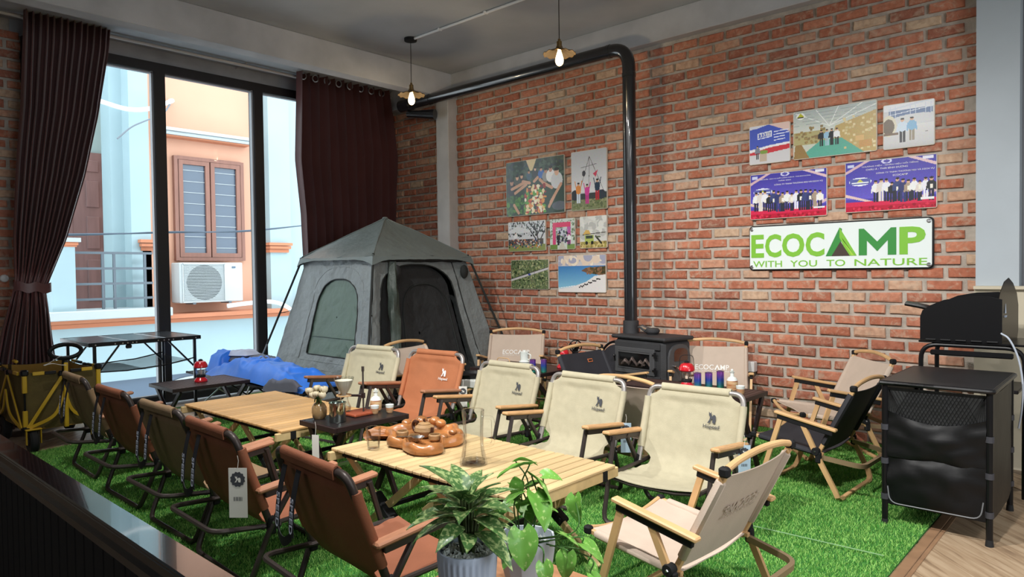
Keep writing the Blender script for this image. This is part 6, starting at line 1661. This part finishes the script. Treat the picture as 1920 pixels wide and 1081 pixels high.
for lb, x, y in (('clay tea cup at the left of the teapot on the tray', -2.735, 2.17), ('clay tea cup directly before the teapot, under the strainer', -2.62, 2.15), ('clay tea cup at the right of the teapot on the tray', -2.555, 2.225)):
    t = thing('tea_cup', lb, 'cup', (x, y, tpz), 0, 'clay cups on the tea tray')
    MB().lathe([(.001, 0), (.02, 0), (.030, .010), (.031, .028), (.027, .033), (.024, .033), (.024, .012), (.001, .012)], 20).build('wall', m_stone, t)
    MB().lathe([(.001, .028), (.0242, .028), (.001, .029)], 20).build('tea', mat('tea_dark', S(90, 58, 30), .1), t)
st_ = thing('tea_strainer', 'small steel tea strainer with a flat handle at the tray front', 'strainer', (-2.565, 2.13, tpz + .034), .2)
MB().lathe([(.012, -.014), (.026, -.002), (.030, 0), (.030, .002), (.024, -.002), (.010, -.012)], 20, cap=False).build('bowl', m_steel, st_)
MB().bar((-.028, 0, .001), (-.115, -.028, -.006), .010, .002).build('handle', m_steel, st_)

# coffee corner on the smooth black table
ZC = .501
vs_ = thing('bud_vase', 'round amber glass vase on the corner of the black table', 'vase', (-3.402, 2.120, ZC), 0, None, .92)
MB().lathe([(.001, 0), (.032, 0), (.042, .014), (.046, .040), (.044, .068), (.032, .090), (.016, .100), (.012, .108), (.015, .120), (.012, .120), (.010, .108), (.001, .10)], 26).build('glass_body', mat('amber_glass', S(150, 122, 84), .12, var=.3, vs=10, coat=.6), vs_)
m_rose = mat('rose_cream', S(220, 208, 178), .6, var=.08, vs=20); m_stem = mat('stem_green', S(74, 120, 58), .6)
for k, (x, y, z, r_) in enumerate(((-.050, -.035, .170, .026), (.0, -.040, .150, .026), (.052, .0, .185, .027), (-.018, -.0, .185, .024), (.030, -.040, .160, .020), (.070, -.02, .155, .024))):
    t = thing('rose', ('cream rose low at the left of the vase', 'cream rose drooping over the front of the vase', 'cream rosebud standing tallest in the vase', 'cream rose at the middle back of the vase', 'small cream rose beside the drooping one', 'cream rose leaning right toward the steel canister')[k], 'flower', (-3.402, 2.120, ZC), 0, 'cream roses in the amber vase', .92)
    MB().tube(catmull([(0, 0, .06), (x * .3, y * .3, .12), (x, y, z - r_ * .8)], 4), .0022, 5).build('stem', m_stem, t)
    for a in range(9):
        an = a * 2.4 + k; rr = r_ * (.55 + .055 * a); tp = .9 - .07 * a
        MB().sheet([[(x + rr * math.cos(lo) * math.cos(an + (u - .5) * 1.9), y + rr * math.cos(lo) * math.sin(an + (u - .5) * 1.9), z + rr * math.sin(lo) * 1.05 + .002 * math.sin(u * 6)) for lo in np.linspace(-1.1, tp, 6)] for u in np.linspace(0, 1, 7)], .0012).build('petal', m_rose, t, smooth=70)
    MB().ball((x, y, z - r_ * .2), r_ * .5, 8).build('bud_core', m_rose, t)
    MB().sheet([[(x * .5 + .02 * u * math.cos(k) + .008 * v, y * .5 + .02 * u * math.sin(k * 2) - .008 * v, .11 + .05 * u - .02 * v * v) for v in (-1, 0, 1)] for u in np.linspace(0, 1, 5)], .001).build('leaf', m_stem, t)
cn = thing('steel_canister', 'shiny steel canister with a rolled rim on the black table edge', 'canister', (-3.250, 2.138, ZC), 0, None, .92)
MB().lathe([(.001, 0), (.047, 0), (.049, .004), (.048, .105), (.0515, .108), (.0515, .114), (.045, .114), (.045, .105), (.001, .102)], 28).build('wall', mat('steel_mirror', S(190, 198, 190), .12, 1.), cn)
hang_tag('price_tag', 'narrow white price tag hanging from the black table edge by a string', (-3.262, 2.006, .45), math.radians(-60), m_tagp, w=.04, h=.125, disc=False, string=.07)
ps = thing('pour_over_stand', 'pour-over coffee stand with reddish wooden base and dark upright rod', 'coffee stand', (-3.329, 2.331, ZC), 0, None, .92)
MB().box((0, 0, .008), (.16, .17, .016), bev=.004).build('base', mat('redwood', S(150, 74, 48), .4, var=.2, vs=6, aniso=(1, 8, 1)), ps)
MB().tube([(.02, .02, .016), (.02, .02, .275)], .0055, 8).lathe([(.001, .265), (.009, .265), (.009, .295), (.001, .295)], 10, (.02, .02, 0)).build('rod', m_tubedk, ps)
MB().bar((.02, .02, .115), (-.05, -.035, .115), .014, .014, bev=.003).lathe([(.001, .10), (.013, .10), (.013, .13), (.001, .13)], 12, (.02, .02, 0)).build('arm', m_darkleg, ps)
MB().lathe([(.040, .112), (.048, .112), (.048, .120), (.040, .120), (.040, .112)], 24, (-.075, -.055, 0), cap=False).build('wood_ring', m_beech, ps)
dpr = thing('glass_dripper', 'ribbed glass coffee dripper sitting in the wooden ring', 'dripper', (-3.398, 2.280, ZC), 0, None, .92)
m_rib = glassmat('ribbed_glass', (.86, .88, .86), .3, .08)
n = 40; vs = []; pr_ = [(.012, .115), (.026, .140), (.044, .175), (.056, .21), (.060, .225)]
for (r_, z) in pr_:
    for k in range(n): vs.append(((r_ + (.003 if k % 2 else -.001) * r_ / .06) * math.cos(2 * PI * k / n), (r_ + (.003 if k % 2 else -.001) * r_ / .06) * math.sin(2 * PI * k / n), z + (.004 if (z > .22 and k % 4 < 2) else 0)))
MB().add(vs, [(i * n + k, i * n + (k + 1) % n, (i + 1) * n + (k + 1) % n, (i + 1) * n + k) for i in range(4) for k in range(n)]).build('cone', m_rib, dpr)
MB().lathe([(.010, .118), (.024, .142), (.042, .176), (.054, .210), (.052, .21), (.04, .178), (.022, .144), (.001, .12)], 24, cap=False).build('paper_filter', mat('filter_paper', S(226, 220, 206), .8), dpr)
cf = thing('glass_carafe', 'small round glass carafe under the dripper', 'carafe', (-3.398, 2.280, ZC + .0155), 0, None, .92)
MB().lathe([(.001, 0), (.034, 0), (.040, .010), (.042, .030), (.030, .055), (.024, .075), (.027, .090), (.025, .090), (.022, .075), (.028, .055), (.038, .030), (.001, .006)], 26).build('wall', m_glassh, cf)
MB().lathe([(.001, .006), (.037, .008), (.039, .026), (.001, .026)], 22).build('coffee', mat('coffee_tan', S(196, 160, 110), .3), cf)

# odds and ends by the brick wall
sk = thing('socket_box', 'white socket box on a short post against the brick wall', 'socket', (-2.44, 5.555, .0))
MB().box((0, -.02, .50), (.13, .07, .085), bev=.006).build('box', m_white, sk)
MB().box((-.0, .0, .23), (.035, .02, .46), bev=.003).build('post', m_steel, sk)
for x in (-.02, .02): MB().lathe([(.001, 0), (.006, 0), (.001, .001)], 8, (x - .02, -.055, .505), Matrix.Rotation(PI / 2, 3, 'X')).build('socket_hole', m_blackmatte, sk)
fm = thing('packing_strip', 'white packing strip leaning at the foot of the slatted wall-side table', 'packaging', (-1.93, 4.36, .014), .5)
MB().bar((0, 0, .02), (.02, .05, .17), .035, .012, bev=.002).box((-.05, 0, .008), (.12, .06, .014), bev=.002).build('strip', m_white, fm)

# ================================================================ POTTED PLANTS
m_potb = mat('pot_blue_grey', S(178, 192, 210), .45)
m_potw = mat('pot_pale', S(206, 214, 224), .4)
m_grav = mat('gravel_white', S(206, 212, 206), .5, var=.2, vs=60)
def leafmat(name, base, light, thr):
    m = bpy.data.materials.new(name); m.use_nodes = True; N = m.node_tree.nodes; L = m.node_tree.links; b = N['Principled BSDF']
    tc = N.new('ShaderNodeTexCoord'); oi = N.new('ShaderNodeObjectInfo'); ad = N.new('ShaderNodeVectorMath'); cx = N.new('ShaderNodeCombineXYZ')
    mu = N.new('ShaderNodeMath'); mu.operation = 'MULTIPLY'; mu.inputs[1].default_value = 37; L.new(oi.outputs['Random'], mu.inputs[0]); L.new(mu.outputs[0], cx.inputs[0])
    L.new(tc.outputs['Object'], ad.inputs[0]); L.new(cx.outputs[0], ad.inputs[1])
    nz = N.new('ShaderNodeTexNoise'); nz.inputs['Scale'].default_value = 85; nz.inputs['Detail'].default_value = 4; L.new(ad.outputs[0], nz.inputs[0])
    rp = N.new('ShaderNodeValToRGB'); rp.color_ramp.elements[0].position = thr; rp.color_ramp.elements[1].position = thr + .1
    rp.color_ramp.elements[0].color = (*base, 1); rp.color_ramp.elements[1].color = (*light, 1); L.new(nz.outputs[0], rp.inputs[0]); L.new(rp.outputs[0], b.inputs['Base Color'])
    b.inputs['Roughness'].default_value = .38; b.inputs['Coat Weight'].default_value = .15
    return m
m_agl = leafmat('aglaonema_leaf', S(78, 118, 62), S(170, 190, 124), .50)
m_pot = leafmat('pothos_leaf', S(112, 170, 70), S(184, 214, 130), .58)
m_stemd = mat('stem_dark', S(70, 84, 46), .5)
def leaf_mesh(name, length, width, heart, m_, curl=.25, fold=.25):
    P = []
    for i in range(15):
        u = i / 14
        if heart: w = width * (max(0, math.sin(PI * min(1, u * .97 + .03) ** .62))) ** .8
        else: w = width * math.sin(PI * u ** .8) ** .9
        w = max(w, .0006)
        x = length * u * (1 - .1 * u); z = -curl * length * u * u
        r_ = []
        for j in range(9):
            v = -1 + j / 4
            back = -.16 * length * abs(v) ** 1.5 * (1 - u) ** 2 if heart else 0
            r_.append((x + back, v * w / 2, z + fold * abs(v) * w / 2 + .02 * width * math.sin(u * 12 + 3 * v)))
        P.append(r_)
    return MB().sheet(P, .0012).mesh(name, m_, 60)
def place_leaf(parent, me, base, direction, up=(0, 0, 1), sc=1., roll=0.):
    d = Vector(direction).normalized(); u = Vector(up); y = u.cross(d)
    if y.length < 1e-3: y = Vector((0, 1, 0))
    y.normalize(); z = d.cross(y)
    M = Matrix((d, y, z)).transposed() @ Matrix.Rotation(roll, 3, 'X')
    o = put('leaf', me, parent); o.matrix_local = Matrix.Translation(Vector(base)) @ M.to_4x4() @ Matrix.Scale(sc, 4)
    return o
PST = .385
stnd = thing('plant_stand', 'low brown wooden stand under the two potted plants', 'stand', (-1.34, 1.40, .012))
MB().box((0, 0, PST - .024), (.50, .56, .024), bev=.005).build('top', mat('stand_wood', S(170, 122, 88), .5, var=.2, vs=5, aniso=(1, 9, 1)), stnd)
for x in (-.21, .21):
    for y in (-.24, .24): MB().box((x, y, (PST - .036) / 2), (.035, .035, PST - .036), bev=.004).build('leg', MATS['stand_wood'], stnd)
def pebbles(parent, r, z, n, seed):
    rr = random.Random(seed); m = MB()
    for _ in range(n):
        a = rr.uniform(0, 2 * PI); q = r * math.sqrt(rr.random()); s_ = rr.uniform(.004, .008)
        base = [(1, 0, 0), (-1, 0, 0), (0, 1, 0), (0, -1, 0), (0, 0, 1), (0, 0, -1)]
        rot = Matrix.Rotation(rr.uniform(0, 6), 3, 'Z') @ Matrix.Rotation(rr.uniform(0, 3), 3, 'X')
        vs = [Vector((q * math.cos(a), q * math.sin(a), z + rr.uniform(0, .006))) + rot @ Vector(b) * s_ * rr.uniform(.7, 1.2) for b in base]
        m.add(vs, [(0, 2, 4), (2, 1, 4), (1, 3, 4), (3, 0, 4), (2, 0, 5), (1, 2, 5), (3, 1, 5), (0, 3, 5)])
    o = m.build('gravel', m_grav, parent, smooth=0); o['kind'] = 'stuff'
p1 = thing('potted_plant', 'speckled lance-leaved plant in a ribbed blue-grey pot', 'potted plant', (-1.331, 1.266, PST + .012))
n = 120; vs = []; PH = .175
for z, r0, rib in ((0, .062, 0), (.004, .066, 0), (.012, .068, 1), (PH - .022, .0785, 1), (PH - .012, .080, 0), (PH, .080, 0), (PH, .074, 0), (PH - .03, .072, 0)):
    for k in range(n):
        r_ = r0 + (.0018 * (1 if k % 4 < 2 else -1) if rib else 0); vs.append((r_ * math.cos(2 * PI * k / n), r_ * math.sin(2 * PI * k / n), z))
fs = [(i * n + k, i * n + (k + 1) % n, (i + 1) * n + (k + 1) % n, (i + 1) * n + k) for i in range(7) for k in range(n)] + [tuple(range(n))[::-1]]
MB().add(vs, fs).build('ribbed_pot', m_potb, p1, smooth=50)
MB().lathe([(.001, PH - .02), (.073, PH - .02), (.001, PH - .019)], 24).build('soil', mat('soil', S(60, 50, 40), .9), p1)
pebbles(p1, .066, PH - .014, 260, 2)
LA = [leaf_mesh('leaf', .135, .056, False, m_agl, .45, .3), leaf_mesh('leaf', .12, .052, False, m_agl, .6, .25), leaf_mesh('leaf', .105, .046, False, m_agl, .3, .35)]
rr = random.Random(11)
for k in range(34):
    a = k * 2.399 + rr.uniform(-.2, .2); tier = k / 34
    el = .02 + 1.05 * tier; h = PH + .045 + .085 * tier + rr.uniform(-.01, .015); q = .012 + .020 * (1 - tier)
    base = Vector((q * math.cos(a), q * math.sin(a), h))
    MB().tube([(q * .5 * math.cos(a), q * .5 * math.sin(a), PH - .02), tuple(base * 1.0)], .0035, 5).build('stem', m_stemd, p1)
    place_leaf(p1, LA[k % 3], base, (math.cos(a) * math.cos(el), math.sin(a) * math.cos(el), math.sin(el)), sc=rr.uniform(.85, 1.12), roll=rr.uniform(-.3, .3))
p2 = thing('potted_plant', 'trailing heart-leaved plant in a smooth pale faceted pot', 'potted plant', (-1.314, 1.485, PST + .012))
PH2 = .150
MB().lathe([(.001, 0), (.058, 0), (.064, .03), (.076, .08), (.083, PH2 - .02), (.082, PH2), (.076, PH2), (.074, PH2 - .03), (.001, PH2 - .03)], 12).build('faceted_pot', m_potw, p2, smooth=20)
pebbles(p2, .066, PH2 - .026, 220, 5)
LP = [leaf_mesh('leaf', .095, .072, True, m_pot, .3, .22), leaf_mesh('leaf', .080, .062, True, m_pot, .5, .3), leaf_mesh('leaf', .070, .05, True, m_pot, .15, .15)]
base2 = Vector((-1.314, 1.485, PST + .012))
def pothos(tgt, d, k, sc=1., roll=0., via=None):
    t_ = Vector(tgt) - base2; d = Vector(d).normalized(); st0 = Vector((.02 * math.cos(k * 2), .02 * math.sin(k * 2), PH2 - .02))
    mid = Vector(via) - base2 if via else (st0 + t_) / 2 + Vector((0, 0, .04)); lp = t_ - d * .04 * sc
    MB().tube(catmull([st0, mid, lp], 6), .0022, 5).build('stem', m_stem, p2)
    place_leaf(p2, LP[k % 3], lp, d, sc=sc * .78, roll=roll)
PT = [((-1.317, 1.422, 0.76), (-0.535, -0.896, 0.05), 1.45, 0.3, None), ((-1.324, 1.51, 0.765), (0.603, 0.823, 0.3), 1.0, -0.4, None), ((-1.307, 1.429, 0.725), (0.055, -0.356, 1.0), 1.1, 0.8, None), ((-1.241, 1.489, 0.698), (0.928, 0.171, -0.5), 1.35, -0.5, None), ((-1.253, 1.546, 0.722), (0.738, 0.675, 0.15), 0.95, 0.4, None), ((-1.286, 1.38, 0.682), (-0.185, -0.983, -0.2), 1.15, 0.3, None), ((-1.212, 1.446, 0.645), (0.841, -0.179, -0.8), 1.5, -0.2, None), ((-1.155, 1.498, 0.64), (0.257, -0.578, -1.0), 1.2, 0.5, (-1.14, 1.49, 0.6)), ((-1.13, 1.486, 0.571), (0.934, 0.312, -0.35), 1.35, -0.3, (-1.2, 1.47, 0.575)), ((-1.187, 1.331, 0.572), (0.411, -0.301, -1.0), 1.45, 0.1, (-1.23, 1.37, 0.6)), ((-1.142, 1.438, 0.505), (0.116, -0.572, -1.0), 1.2, -0.2, (-1.15, 1.45, 0.56)), ((-1.226, 1.295, 0.545), (0.036, -0.78, -0.6), 1.0, 0.2, (-1.25, 1.36, 0.59)), ((-1.095, 1.524, 0.545), (0.873, 0.527, -0.5), 1.1, 0.2, (-1.14, 1.5, 0.58)), ((-1.315, 1.456, 0.7), (0.761, -0.388, 0.2), 1.0, 0, None), ((-1.293, 1.509, 0.7), (0.645, 0.184, 0.4), 1.1, 0.3, None), ((-1.27, 1.442, 0.64), (0.755, -0.529, -0.3), 1.1, 0.2, None), ((-1.33, 1.43, 0.66), (-0.105, -0.774, 0.2), 1.1, -0.3, None), ((-1.22, 1.5, 0.64), (0.793, 0.319, -0.1), 1.1, -0.2, None), ((-1.25, 1.47, 0.67), (0.7, -0.173, 0.5), 1.0, 0.4, None), ((-1.17, 1.4, 0.49), (0.553, -0.308, -0.9), 1.0, 0.2, (-1.19, 1.41, 0.56)), ((-1.06, 1.5, 0.47), (0.719, 0.251, -0.6), 1.1, 0.2, (-1.1, 1.49, 0.54)), ((-1.12, 1.55, 0.46), (0.504, 0.19, -0.8), 1.0, 0.2, (-1.13, 1.52, 0.54))]
for k, (t_, d, sc, ro, via) in enumerate(PT): pothos(t_, d, k, sc, ro, via)
